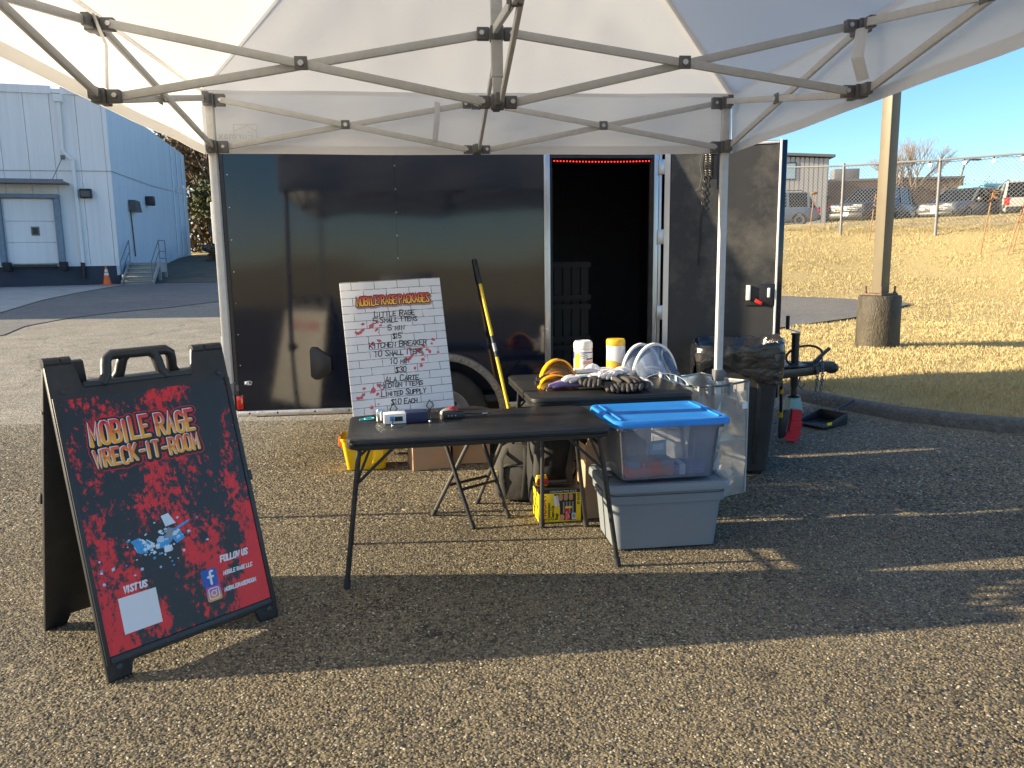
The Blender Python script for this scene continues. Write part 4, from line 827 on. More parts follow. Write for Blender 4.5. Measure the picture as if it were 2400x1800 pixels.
ms = obj('mast', MB().bx(mc[0] - .018, mc[0] + .018, mc[1] - .018, mc[1] + .018, zlo(*mc), APEX - .03), MT['tent_metal'], tent, bev=.003); obj('mast_sleeve', MB().bx(mc[0] - .022, mc[0] + .022, mc[1] - .022, mc[1] + .022, zlo(*mc) + .09, zup(*mc) + .3), MT['tent_metal'], ms, bev=.003)
obj('mast_cap', MB().lathe([(.05, -.04), (.06, -.01), (.03, .0)], 14, (mc[0], mc[1], APEX - .03)), MT['tent_joint'], ms)
# fabric roof, four slopes that meet on the mast
E_ = 1.535; EZ = 2.475
crn = [(-E_, .06), (E_, .06), (E_, -2 * HW - .06), (-E_, -2 * HW - .06)]
for k in range(4):
    A, B = crn[k], crn[(k + 1) % 4]
    def slope(u, v):
        t = v; x = (A[0] + (B[0] - A[0]) * u) * (1 - t) + mc[0] * t; y = (A[1] + (B[1] - A[1]) * u) * (1 - t) + mc[1] * t
        sag = -.055 * math.sin(math.pi * u) * math.sin(math.pi * min(1, t * 1.02)) - .006 * math.sin(math.pi * u) * (1 - t)
        th_ = math.atan2(u - .5, 1.02 - t); rad_ = .010 * (1 - t) * math.sin(th_ * 23 + 2 * mnoise.noise((u * 3, t * 3, k))) * (1 - .5 * t); wr = .008 * mnoise.noise((x * 1.6, y * 1.6, k)) + rad_ * max(0, abs(u - .5) * 2 - .15) + .004 * mnoise.noise((x * 7, y * 2.5, k + 9))
        wr *= min(1, 8 * u, 8 * (1 - u), 6 * t + .3)
        return (x, y, EZ + (APEX - EZ) * t ** 1.04 + sag + wr)
    obj('roof_panel', MB().grid(slope, 48, 40), MT['fabric'], tent, smooth=True)
    # valance
    def val(u, v):
        x = A[0] + (B[0] - A[0]) * u; y = A[1] + (B[1] - A[1]) * u; d = Vector((B[1] - A[1], -(B[0] - A[0]))).normalized()
        o_ = (.002 + .005 * v) * math.sin(u * 21 + k) * math.sin(u * 5.3 + 1) + .006 * mnoise.noise((u * 7, v * 2, k)) * v
        return (x - d.x * o_, y - d.y * o_, EZ - .006 * math.sin(math.pi * u) - .345 * v + .002 * math.sin(u * 14 + k) * v)
    vl = obj('valance', MB().grid(val, 80, 12), MT['fabric'], tent, smooth=True)
    obj('hem', MB().grid(lambda u, v: tuple(Vector(val(u, .86 + .14 * v)) + Vector((-(B[1] - A[1]), (B[0] - A[0]), 0)).normalized() * -.003), 80, 2), MT['fabric'], vl, smooth=True)
    # ridge seam tape
    obj('ridge_seam', MB().grid(lambda u, v: tuple(Vector(slope(0, v * .985)) + Vector(((u - .5) * .05 * (1 if k in (0, 1) else -1), (u - .5) * .05 * (1 if k in (0, 3) else -1) * (-1 if k in (0, 2) else 1), -.006))), 2, 30), MT['fabric'], tent, smooth=True)
    obj('eave_seam', MB().grid(lambda u, v: (lambda p: (p[0] * .998, p[1] * .998 + .002 * (-1), p[2] - .022 * v + .004))(val(u, 0)), 60, 1), MT['fabric'], tent, smooth=True)
obj('velcro_strap', MB().tube([(-.22, -.03, 2.40), (-.225, -.04, 2.3), (-.24, -.035, 2.19)], .022, 6, flat=.12), MT['fabric'], tent); obj('velcro_strap', MB().tube([(-HW + .02, -HW - .05, 2.40), (-HW + .05, -HW - .03, 2.3), (-HW + .02, -HW + .02, 2.16)], .022, 6, flat=.12), MT['fabric'], tent)
obj('velcro_strap', MB().tube([(HW - .02, -HW - .03, 2.40), (HW - .05, -HW - .06, 2.28), (HW - .01, -HW - .04, 2.2)], .024, 6, flat=.12), MT['fabric'], tent)
lg_ = mat('faint_logo', (.6, .6, .6), .7, var=.05)
text_mesh('maker_name', 'Eurmax', .062, lg_, tent, plane_m((-1.26, .033, 2.205), (-1, 0, 0), (0, 0, 1)), ext=.0002)
obj('maker_emblem', ribbons([[(0, 0), (.125, 0), (.125, .09), (0, .09), (0, 0)], [(.0, .05), (.05, .085), (.125, .055)]], .004, 0), lg_, tent, ml=plane_m((-1.25, .033, 2.195), (-1, 0, 0), (0, 0, 1)) @ Matrix.Translation((-.012, 0, .001)))

# ================================================================== CARGO TRAILER
TA = R(6.5)
tr = thing('cargo_trailer', 'glossy black enclosed cargo trailer with its side door open', 'trailer', (-2.013, 5.553, 0), TA)
LT, WT, Z0, Z1 = 3.66, 2.15, .45, 2.46
WC, WZ, WR = 1.5, .355, .43       # wheel centre, arch radius
sk = MT['skin']; ex = lambda a, b, c: (a, c, b)
def arch(a0, a1, n=14): return [(WC + WR * math.cos(a0 + (a1 - a0) * i / n), WZ + WR * math.sin(a0 + (a1 - a0) * i / n)) for i in range(n + 1)]
az = math.asin((Z0 - WZ) / WR); am = math.acos((1.2 - WC) / WR)
p1 = [(0, Z0)] + [(x, z) for x, z in arch(math.pi - az, am)] + [(1.199, Z1), (0, Z1)]
p2 = [(x, z) for x, z in arch(am, az)] + [(2.28, Z0), (2.28, Z1), (1.201, Z1)]
obj('side_panel', MB().prism(p1[::-1], .0, .025, ex), sk, tr); obj('side_panel', MB().prism(p2[::-1], .0, .025, ex), sk, tr)
obj('side_panel', MB().bx(2.33, 3.10, 0, .025, 2.27, Z1), sk, tr); obj('side_panel', MB().bx(3.205, LT, 0, .025, Z0, Z1), sk, tr)
for x, n0 in ((1.2, 12), (.035, 9), (2.25, 1)):
    for k in range(n0): obj('panel_screw', MB().cyl((x, -.004, .56 + k * (1.8 / max(1, n0 - 1))), (x, .0, .56 + k * (1.8 / max(1, n0 - 1))), .004, n=8), MT['screw'], tr)
obj('far_side_wall', MB().bx(0, LT, WT - .025, WT, Z0, Z1), sk, tr); obj('front_wall', MB().bx(LT, LT + .025, .025, WT - .025, Z0, Z1), sk, tr)
obj('roof', MB().bx(-.01, LT + .03, -.012, WT + .012, Z1 + .002, Z1 + .04), sk, tr, bev=.012); obj('floor', MB().bx(.02, LT - .01, .03, WT - .03, Z0 - .0, Z0 + .05), MT['interior'], tr); obj('ceiling_panel', MB().bx(.03, LT - .02, .03, WT - .03, Z1 - .03, Z1 - .004), MT['black_fabric'], tr)
obj('inner_wall', MB().bx(.03, LT - .02, WT - .06, WT - .03, Z0 + .05, Z1 - .032).bx(.03, 2.27, .03, .06, Z0 + .4, Z1 - .02).bx(LT - .05, LT - .02, .03, WT - .06, Z0 + .05, Z1 - .02), MT['interior'], tr)
obj('bottom_rail', MB().bx(-.01, 1.06, -.012, .05, .405, Z0 - .003), MT['rail_alu'], tr, bev=.004); obj('bottom_rail', MB().bx(1.94, LT, -.012, .05, .405, Z0 - .003), MT['rail_alu'], tr, bev=.004)
for x in (.08, .28, .55, .8, 2.0, 2.2): obj('rail_bolt', MB().cyl((x, -.016, .428), (x, -.012, .428), .007, n=8), MT['black_metal'], tr)
# rear ramp door with ridged edge and lock bar
rd = obj('rear_door', MB().bx(-.055, -.012, .0, WT, Z0, Z1), sk, tr, bev=.006)
obj('edge_trim', MB().bx(-.06, -.056, -.006, .03, Z0, 1.75), MT['alu'], rd)
for k in range(26): obj('hinge_knuckle', MB().cyl((-.064, -.008, .95 + k * .036), (-.064, -.008, .975 + k * .036), .011, n=8), MT['alu'], rd)
obj('lock_bar', MB().bx(-.095, -.065, .0, .03, 1.66, 1.95), MT['white_plastic'], rd, bev=.006); obj('reflective_strip', MB().bx(-.068, -.061, -.012, .012, .98, 1.28), MT['yellow_paint'], rd); obj('latch', MB().bx(-.085, -.058, -.016, .02, .86, 1.0), MT['alu'], rd, bev=.004)
obj('corner_post', MB().bx(-.011, .012, -.006, .0, Z0, Z1), MT['black_metal'], tr)
obj('marker_light', MB().bx(-.004, .042, -.022, -.002, .462, .56), MT['red_lens'], tr, bev=.004)
obj('tie_ring', MB().tube([(.09 + .022 * math.cos(t), -.012, .655 + .013 * math.sin(t)) for t in np.linspace(0, 5.7, 10)], .005, 6).bx(.055, .09, -.008, -.001, .643, .668), MT['alu'], tr)
hx = [(.535, .69), (.565, .665), (.60, .665), (.685, .72), (.685, .83), (.585, .905), (.545, .905), (.535, .88)]
obj('vent_cover', MB().prism(hx, -.022, -.001, lambda a, b, c: (a, c, b)), MT['black_plastic'], tr, bev=.006)
# fender and wheels
fa = [(t, ) for t in np.linspace(R(-8), R(188), 30)]
mb = MB(); vs = []
for (t,) in fa:
    for rr_, yy in ((.428, -.045), (.482, -.05), (.488, -.01), (.432, .0)): vs.append((WC + rr_ * math.cos(t), yy, WZ + rr_ * math.sin(t)))
mb.add(vs, [(i * 4 + j, i * 4 + (j + 1) % 4, (i + 1) * 4 + (j + 1) % 4, (i + 1) * 4 + j) for i in range(29) for j in range(4)])
fe = obj('fender', mb, MT['fender'], tr, smooth=True)
for k in range(46):
    t = R(-6 + k * 4.2); c = (WC + .455 * math.cos(t), -.050, WZ + .455 * math.sin(t)); d = t + (R(60) if k % 2 else R(-60)) + R(90)
    obj('tread_mark', MB().bar((c[0] - .012 * math.cos(d), c[1], c[2] - .012 * math.sin(d)), (c[0] + .012 * math.cos(d), c[1], c[2] + .012 * math.sin(d)), .006, .006, (0, 1, 0)), MT['chrome'], fe)
for yy, sg in ((-.02, 1), (WT - .2, -1)):
    ml = Matrix.Translation((WC, yy + .1, WZ)) @ Matrix.Rotation(R(90), 4, 'X')
    ty = obj('wheel', MB().lathe([(.20, -.095), (.30, -.105), (.335, -.085), (.348, -.05), (.35, 0), (.348, .05), (.335, .085), (.30, .105), (.205, .095), (.195, .0)], 40), MT['rubber'], tr, smooth=True, ml=ml)
    obj('rim', MB().lathe([(.03, .055), (.06, .06), (.10, .05), (.15, .052), (.17, .075), (.2, .1), (.208, .097), (.2, -.09), (.03, -.06)], 32), MT['galv'], ty, smooth=True)
    for k in range(8): obj('rim_hole', MB().cyl((.125 * math.cos(k * .785), .125 * math.sin(k * .785), .05), (.125 * math.cos(k * .785), .125 * math.sin(k * .785), .056), .017, n=10), MT['black_metal'], ty)
    for k in range(5): obj('lug_nut', MB().cyl((.062 * math.cos(k * 1.257), .062 * math.sin(k * 1.257), .05), (.062 * math.cos(k * 1.257), .062 * math.sin(k * 1.257), .078), .011, n=6), MT['screw'], ty)
    obj('hub_cap', MB().lathe([(.035, .05), (.034, .085), (.02, .095)], 14), MT['black_metal'], ty, smooth=True)
obj('wheel_well', MB().bx(WC - .45, WC + .45, .26, .29, .42, .88).bx(WC - .45, WC + .45, .03, .26, .86, .88), MT['interior'], tr)
obj('axle', MB().cyl((WC, .12, WZ), (WC, WT - .12, WZ), .04, n=10), MT['black_metal'], tr)
obj('chassis_beam', MB().bx(.05, LT + .05, .35, .42, .33, .449).bx(.05, LT + .05, WT - .42, WT - .35, .33, .449), MT['black_metal'], tr)
# door opening
obj('door_jamb', MB().bx(2.281, 2.326, -.014, .03, Z0 - .04, Z1), MT['alu'], tr, bev=.004)
jb = obj('door_jamb', MB().bx(3.115, 3.15, -.010, .03, Z0 - .04, Z1).bx(3.152, 3.172, -.018, .03, Z0, Z1), MT['alu'], tr, bev=.003)
obj('door_jamb', MB().bx(2.33, 3.11, -.008, .03, 2.25, 2.268), MT['black_metal'], tr)
for k in range(10): obj('jamb_screw', MB().cyl((2.296, -.018, .6 + k * .2), (2.296, -.014, .6 + k * .2), .006, n=8), MT['screw'], tr)
for z in (.62, 1.05, 1.62, 2.13): obj('hinge', MB().bx(3.145, 3.20, -.03, -.012, z, z + .11), MT['alu'], tr, bev=.004)
obj('door_seal', MB().bx(2.327, 2.345, .0, .04, Z0, 2.25).bx(3.09, 3.114, .0, .04, Z0, 2.25), MT['rubber'], tr)
obj('door_sill', MB().bx(2.33, 3.11, -.02, .06, Z0 - .045, Z0 + .05), MT['rail_alu'], tr, bev=.004)
# open door leaf
hp = Vector((3.19, -.03, 0)); la = R(-22.4); lx = Vector((math.cos(la), math.sin(la), 0)); ly = Vector((-math.sin(la), math.cos(la), 0))
LM = Matrix.Translation(hp) @ Matrix.Rotation(la, 4, 'Z')
DW = .855; lf = obj('side_door', MB().bx(.02, DW, .0, .04, .47, 2.335), sk, tr, bev=.004, ml=LM)
obj('inner_panel', MB().bx(.045, DW - .055, -.006, -.001, .50, 2.305), MT['door_in'], lf)
obj('door_edge_trim', MB().bx(DW - .05, DW - .034, -.014, -.001, .466, 2.342), MT['white_plastic'], lf, bev=.004); obj('door_edge_trim', MB().bx(.03, DW - .052, -.014, -.001, 2.312, 2.330), MT['white_plastic'], lf, bev=.004)
obj('hinge_edge', MB().bx(.0, .04, -.012, -.001, .47, 2.335), MT['alu'], lf)
lt = obj('latch_box', MB().bx(.60, .80, -.018, -.0065, 1.16, 1.32), MT['black_plastic'], lf, bev=.004)
obj('latch_handle', MB().bx(.605, .637, -.04, -.018, 1.2, 1.31), MT['white_plastic'], lf, bev=.005); obj('latch_handle', MB().bx(.755, .775, -.03, -.018, 1.22, 1.29), MT['white_plastic'], lf, bev=.004); obj('release_lever', MB().bar((.67, -.026, 1.2), (.72, -.026, 1.175), .016, .025), MT['red'], lf, bev=.003)
sp_ = MB()
for k in range(2): sp_.tube([(.30 + k * .03 + .012 * math.cos(i * .9), -.03 + .012 * math.sin(i * .9), 2.28 - i * .0023) for i in range(80)], .003, 4)
obj('coil_spring', sp_.bx(.285, .35, -.04, -.01, 2.27, 2.285).cyl((.315, -.03, 2.1), (.315, -.03, 2.03), .004, n=6), MT['black_metal'], lf)
ch = MB()
for k in range(24): ch.tube([(.285 - .03 * (k / 24) + (.006 if k % 2 else .001) * math.cos(t), -.016 + (.001 if k % 2 else .006) * math.cos(t), 2.1 - k * .027 + .015 * math.sin(t)) for t in np.linspace(0, 6.28, 8)[:-1]], .0022, 4, closed=True)
obj('door_chain', ch, MT['black_metal'], lf); obj('loose_wire', MB().tube([(.27, -.012, 2.28), (.25, -.014, 2.2), (.265, -.014, 2.1), (.25, -.014, 2.02), (.22, -.013, 2.0)], .0014, 5), MT['galv'], lf)
# tongue
yc = WT / 2; tx = LT + 1.38; zt = .46
for s in (-1, 1): obj('tongue_beam', MB().bar((LT - .3, yc + s * .72, zt), (tx, yc + s * .04, zt), .05, .08), MT['black_metal'], tr, bev=.004)
obj('tongue_plate', MB().bx(LT + .95, LT + 1.3, yc - .2, yc + .2, zt + .056, zt + .064), MT['black_metal'], tr)
obj('coupler', MB().bx(tx - .12, tx + .16, yc - .05, yc + .05, zt - .02, zt + .075).ball((tx + .16, yc, zt + .01), .07, 10, (1, .85, .8)).bar((tx - .02, yc, zt + .07), (tx + .13, yc, zt + .2), .025, .03), MT['black_metal'], tr, bev=.004)
jx = LT + 1.17; gj = .16
jk = obj('jack', MB().cyl((jx, yc, .30), (jx, yc, .79), .036, n=16).cyl((jx, yc, .79), (jx, yc, .81), .042, n=16), MT['black_metal'], tr, smooth=True)
obj('jack_tube', MB().cyl((jx, yc, gj + .06), (jx, yc, .32), .028, n=14).lathe([(.07, .0), (.06, .012), (.03, .02)], 14, (jx, yc, gj + .045)), MT['black_metal'], jk, smooth=True)
obj('crank_arm', MB().bar((jx + .03, yc - .02, .82), (jx - .13, yc - .09, .86), .03, .012), MT['alu'], jk, bev=.003); obj('crank_grip', MB().cyl((jx - .13, yc - .09, .855), (jx - .13, yc - .09, .98), .017, n=10), MT['rubber'], jk, smooth=True)
obj('cable_loop', MB().tube([(jx + .06 + .17 * math.cos(t), yc - .06 + .1 * math.sin(t), .60 + .085 * math.sin(t * 1.0 + .5)) for t in np.linspace(0, 6.28, 26)[:-1]], .011, 7, closed=True), MT['rubber'], tr, smooth=True)
for sx_, zl in ((.0, .34), (.05, .3)):
    ch = MB(); x0 = tx - .03 + sx_
    for k in range(14): z = .56 - k * (.56 - .2) / 13; ch.tube([(x0 + (.016 if k % 2 else .004) * math.cos(t), yc - .075 - (.02 * math.sin(k * .3)) + (.004 if k % 2 else .016) * math.cos(t), z + .021 * math.sin(t)) for t in np.linspace(0, 6.28, 9)[:-1]], .0045, 5, closed=True)
    obj('safety_chain', ch, MT['galv'], tr, smooth=True)
obj('breakaway_hook', MB().tube([(tx - .18, yc - .06, .4), (tx - .2, yc - .06, .33), (tx - .16, yc - .06, .29), (tx - .13, yc - .06, .34)], .008, 6), MT['galv'], tr)
M_T = tr.matrix_basis.copy() if False else Matrix.Translation((-2.013, 5.553, 0)) @ Matrix.Rotation(TA, 4, 'Z')
# block under the jack
jb_ = M_T @ Vector((jx, yc, 0)); gz_ = max(H(jb_.x, jb_.y) + .1 if jb_.x > curbx(jb_.y) else H(jb_.x, jb_.y), 0)
blk = thing('jack_block', 'pale green block under the trailer jack foot', 'block', (jb_.x, jb_.y, gz_), R(10)); obj('block', MB().frus(0, .075, .07, gj + .043 - gz_, .05, .05), mat('pale_green', (.35, .5, .42), .7, var=.15), blk, bev=.004)
# LED strip
led = thing('light_strip', 'strip of small red lights over the trailer doorway', 'light strip', (-2.013, 5.553, 0), TA)
obj('backing', MB().bx(2.35, 3.085, .004, .008, 2.236, 2.242), MT['black_fabric'], led)
for k in range(31): obj('light', MB().ball((2.36 + k * .0238, -.004, 2.230 - .006 * math.sin(k / 30 * 3.1)), .0058, 8), MT['led'], led)
# crates just inside the doorway
for k in range(3):
    cr = thing('wooden_crate', ['bottom slatted wooden crate in the dark trailer doorway', 'middle slatted wooden crate in the dark trailer doorway', 'top slatted wooden crate in the dark trailer doorway'][k], 'crate', M_T @ Vector((2.50, .62, Z0 + .05 + k * .335)), TA, 'crates stacked inside the trailer')
    for z in (.02, .28): obj('band', MB().bx(-.23, .23, -.2, -.185, z, z + .04).bx(-.23, .23, .185, .2, z, z + .04).bx(-.23, -.215, -.185, .185, z, z + .04).bx(.215, .23, -.185, .185, z, z + .04), MT['crate_wood'], cr)
    for j in range(6): obj('slat', MB().bx(-.215 + j * .073, -.215 + j * .073 + .062, -.184, -.17, 0.0, .33), MT['crate_wood'], cr)
    for j in range(5): obj('slat', MB().bx(-.213, -.2, -.165 + j * .068, -.165 + j * .068 + .058, 0.0, .33), MT['crate_wood'], cr)
    obj('crate_floor', MB().bx(-.2, .215, -.17, .18, .03, .045), MT['crate_wood'], cr)

# ================================================================== SANDWICH BOARD
sg = thing('sandwich_board', 'black plastic sandwich board sign with a red splattered poster', 'sign', (-1.484, 2.596, .004), math.atan2(.754, .657))
SW, SH = .706, 1.2
outl = [(0, 0), (.085, 0), (.10, .05), (.605, .05), (.62, 0), (SW, 0), (SW, SH), (.565, SH), (.548, 1.105), (.118, 1.105), (.10, SH), (0, SH)]
for side in (0, 1):
    ml = plane_m((0, 0, 0), (1, 0, 0), (0, .32, 1.15)) if side == 0 else plane_m((SW, .668, 0), (-1, 0, 0), (0, -.32, 1.15))
    pn = obj(['front_panel', 'back_panel'][side], MB().prism(outl, -.024, 0), MT['black_plastic'], sg, bev=.006, ml=ml)
    obj('raised_border', MB().bx(.004, .02, .06, 1.06, .0005, .009).bx(.682, .702, .06, 1.06, .0005, .009).bx(.02, .682, .06, .088, .0005, .008), MT['black_plastic'], pn, bev=.003)
    # carrying handle
    pts = [(.192, 1.095), (.212, 1.125), (.218, 1.165), (.224, 1.19), (.246, 1.207), (.392, 1.207), (.414, 1.19), (.42, 1.165), (.426, 1.125), (.446, 1.095)]
    obj('handle', MB().tube([(a, b, -.010) for a, b in pts], .021, 12), MT['black_plastic'], pn, smooth=True)
    obj('top_ledge', MB().bx(.12, .546, 1.09, 1.112, -.026, .004), MT['black_plastic'], pn, bev=.004)
    for (u, v) in ((.045, 1.085), (.665, 1.085), (.045, .045), (.665, .045)): obj('dimple', MB().cyl((u, v, -.001), (u, v, .003), .013, n=14), MT['black_plastic'], pn, bev=.001)
    obj('grip_tab', MB().bx(.695, .712, .60, .645, -.004, .012), MT['black_plastic'], pn, bev=.003)
    obj('poster', MB().bx(.021, .681, .09, 1.05, .001, .0035), MT['poster'] if side == 0 else mat('glare_pale_print', (.42, .38, .3), .4, var=.15, scale=4, dirt=(.35, .12, .08), damt=.6, dscale=5), pn)  # back poster: low sun glare is painted in as a pale beige print
    if side == 1:
        obj('side_rivet', MB().cyl((SW, 1.0, -.012), (SW + .003, 1.0, -.012), .007, n=8), MT['screw'], pn)
        stw = fit('MOBILE RAGE', .42, .085); obj('lettering', ribbons(stw, .012, .0045, dx=.13, dy=.86), MT['red_print'], pn)
    if side == 0:
        Z = .0042
        gtop, gbot = (.72, .03, .03), (.88, .38, .02); gm1 = m_grad('letter_gradient', gtop, gbot, .07, z0=.01)
        for txt, u0, u1, v0, h_ in (('MOBILE RAGE', .108, .528, .862, .082), ('WRECK-IT-ROOM', .108, .532, .778, .062)):
            sts = fit(txt, u1 - u0 - .02, h_, wr=.5, gap=.26, jit=.05, seed=5)
            T0 = Matrix.Translation((u0, v0, 0))
            obj('letter_outline', ribbons(sts, .040, Z), MT['red_print'], pn, ml=T0); obj('letter_outline', ribbons(sts, .034, Z + .0005), MT['black_print'], pn, ml=T0)
            obj('letter_highlight', ribbons(sts, .0155 if h_ > .07 else .0128, Z + .0010, dx=-.0025, dy=.0022), MT['white_print'], pn, ml=T0); obj('lettering', ribbons(sts, .0145 if h_ > .07 else .0118, Z + .0015, taper=.25), gm1, pn, ml=T0)
        for txt, u0, u1, v0, h_, wd_ in (('VIST US', .111, .196, .298, .023, .0062), ('FOLLOW US', .499, .619, .300, .023, .0062), ('MOBILE RAGE LLC', .5, .629, .245, .0145, .0040), ('MOBILERAGEROOM', .491, .631, .179, .0145, .0042)):
            obj('lettering', ribbons(fit(txt, u1 - u0, h_, wr=.45, gap=.2), wd_, Z, slant=.18), MT['white_print'], pn, ml=Matrix.Translation((u0, v0, 0)))
        obj('white_card', MB().bx(.086, .227, .149, .284, .0036, Z), MT['white_print'], pn)
        fb = obj('blue_icon', MB().bx(.408, .473, .22, .287, .0036, Z), mat('icon_blue', (.02, .10, .42), .5, var=.03), pn)
        obj('icon_letter', ribbons([[(.455, .276), (.449, .277), (.445, .273), (.444, .265), (.444, .226)], [(.434, .255), (.455, .255)]], .0095, Z + .0004), MT['white_print'], pn)
        ig = obj('gradient_icon', MB().prism(rrect(.031, .031, .009, 5, .446, .187), .0036, Z), m_grad('icon_gradient', (.28, .05, .42), (.85, .35, .06), .062, z0=.156), pn)
        ring = [(p[0], p[1]) for p in rrect(.021, .021, .007, 5, .446, .187)]; circ = [(.446 + .0105 * math.cos(t), .187 + .0105 * math.sin(t)) for t in np.linspace(0, 6.2832, 22)]
        obj('icon_ring', ribbons([ring + [ring[0]], circ], .0038, Z + .0004), MT['white_print'], pn); obj('icon_dot', MB().cyl((.4575, .1985, Z), (.4575, .1985, Z + .0006), .0026, n=10), MT['white_print'], pn)
        # burst of broken crockery and a hammer
        rr = random.Random(11); cols = [mat('shard_pale', (.42, .6, .75), .5, var=.15, scale=40), mat('shard_blue', (.05, .3, .62), .5, var=.2, scale=40), mat('shard_light', (.62, .72, .8), .5, var=.1, scale=40)]
        for k in range(90):
            big = k < 12; a = rr.uniform(0, 6.28); d = rr.uniform(.0, .075) if big else abs(rr.gauss(0, .075)); c = (.262 + d * 1.25 * math.cos(a), .437 + d * .7 * math.sin(a)); c = (max(.05, min(.5, c[0])), c[1]); s_ = rr.uniform(.018, .034) if big else rr.uniform(.003, .010); n_ = rr.randint(4, 6); ph = rr.uniform(0, 6)
            poly = [(c[0] + s_ * rr.uniform(.55, 1.2) * math.cos(ph + 6.2832 * q / n_), c[1] + s_ * rr.uniform(.45, 1.) * math.sin(ph + 6.2832 * q / n_)) for q in range(n_)]
            obj('shard', MB().prism(poly, .0037 + k * 6e-6, Z + k * 8e-6), cols[rr.randint(0, 2)], pn)
        obj('cup_shard', MB().prism([(.30, .545), (.33, .55), (.352, .505), (.31, .50)], .0038, Z + .0006), cols[2], pn)
        obj('hammer_print', MB().prism([(.300, .455), (.325, .45), (.34, .485), (.318, .495)], .0038, Z + .0009), MT['grey_print'], pn); obj('hammer_print', ribbons([[(.335, .478), (.40, .50)]], .009, Z + .0011), cols[1], pn)
for (u0, u1) in ((.0, .055), (.06, .095), (.57, .62), (.625, .70)): obj('hinge_barrel', MB().cyl((u0, .336, 1.149), (u1, .336, 1.149), .021, n=14), MT['black_plastic'], sg, smooth=True)
None and obj('hand_hole', MB().cyl((.03, .52, .62), (-.004, .522, .62), .03, n=16), MT['white_plastic'], sg)
None and obj('spreader', MB().bar((.03, .16, .42), (.03, .50, .42), .01, .03).bar((.676, .16, .42), (.676, .50, .42), .01, .03), MT['black_plastic'], sg)

# ================================================================== FOLDING TABLES
def folding_table(name, label, loc, rz, a, b, zt, foot, top, rad=.07):
    t = thing(name, label, 'table', loc, rz, 'folding tables under the tent'); prof = [(a - .004, zt), (a, zt - .004), (a + .001, zt - .018), (a - .006, zt - .022), (a - .006, zt - .027), (a, zt - .031), (a - .001, zt - .047), (a - .008, zt - .052)]
    mb = MB(); n = None
    for (aa, z) in prof:
        P = rrect(aa, b - (a - aa), rad, 6); n = len(P); mb.v += [(p[0], p[1], z) for p in P]
    k = len(prof); mb.f = [tuple(range(n)), tuple(reversed(range((k - 1) * n, k * n)))] + [(i * n + (j + 1) % n, i * n + j, (i + 1) * n + j, (i + 1) * n + (j + 1) % n) for i in range(k - 1) for j in range(n)]
    obj('table_top', mb, MT['table_top'], t, smooth=True)
    for sx in (-1, 1):
        for sy in (-1, 1):
            p = Vector((sx * top[0], sy * top[1], zt - .05)); q = Vector((sx * foot[0], sy * foot[1], .0)); l_ = obj('leg', MB().tube([q + (p - q) * .05, q + (p - q) * .6, p], .0125, 10), MT['black_metal'], t, smooth=True)
            obj('foot_cap', MB().cyl(q + (p - q) * .002, q + (p - q) * .06, .0165, n=10), MT['rubber'], l_, smooth=True)
            c = q + (p - q) * .74; obj('brace', MB().bar(c, (sx * (top[0] - .16), sy * top[1], zt - .052), .006, .014).bar(c, (sx * (top[0] - .05), sy * top[1], zt - .052), .004, .012), MT['black_metal'], t)
        obj('leg_crossbar', MB().cyl((sx * (top[0] + .01), -top[1] - .005, zt - .1), (sx * (top[0] + .01), top[1] + .005, zt - .1), .01, n=8), MT['black_metal'], t)
    return t
MT['table_top'] = mat('table_top_vinyl', (.011, .0115, .013), .45, var=.2, scale=8, dirt=(.035, .033, .031), damt=.5, dscale=6, bump=.0008, bscale=260, stretch=(.7, 2, 1))
folding_table('folding_table', 'black folding table in front carrying the price board', (-.187, 3.807, .004), R(9.8), .63, .30, .706, (.66, .295), (.575, .25))
folding_table('folding_table', 'black square card table behind, carrying face shields and gloves', (.517, 4.785, .004), R(8.6), .485, .475, .736, (.44, .52), (.41, .41))
T1 = .7115; T2 = .7415

# ---- price board on its easel
yw, ln_, ro = R(16.27), R(14.69), R(2.16); X_ = Vector((math.cos(yw), math.sin(yw), 0)); n_ = Vector((math.sin(yw), -math.cos(yw), 0)); V0 = Vector((0, 0, 1)) * math.cos(ln_) - n_ * math.sin(ln_)
U_ = X_ * math.cos(ro) + V0 * math.sin(ro); V_ = V0 * math.cos(ro) - X_ * math.sin(ro); B_ = Vector((-.802, 3.80, .742)); BM = plane_m(B_, U_, V_)
bd = obj('price_board', MB().bx(0, .522, 0, .689, -.006, 0), MT['brickprint'], bev=.0015); bd.matrix_basis = BM
tag(bd, 'white brick print price board with handwritten packages on the front table', 'sign')
for k, (txt, u0, u1, v0, h_, ul) in enumerate([('Little Rage', .158, .367, .499, .030, 1), ('5 Small Items', .148, .377, .468, .027, 0), ('5 min', .22, .304, .425, .026, 0), ('$15', .241, .284, .381, .027, 0), ('Kitchen Breaker', .115, .411, .338, .031, 1), ('10 Small Items', .14, .387, .294, .028, 0),
        ('10 min', .215, .31, .25, .027, 0), ('$30', .237, .29, .204, .028, 0), ('Ala Carte', .178, .35, .158, .031, 1), ('Medium Items', .148, .369, .130, .026, 0), ('Limited Supply', .151, .38, .086, .028, 0), ('$10 Each', .196, .329, .041, .027, 0)]):
    s_ = fit(txt, u1 - u0, h_, wr=.66, gap=.24, jit=.06, small=.8, seed=k)
    obj('lettering', ribbons(s_, .0047, .0006, slant=.12), MT['ink'], bd, ml=Matrix.Translation((u0, v0, 0)))
    if ul: obj('underline', ribbons([[(u0 - .002, v0 - .006), (u1 + .002, v0 - .0065)]], .002, .0011), MT['ink'], bd)
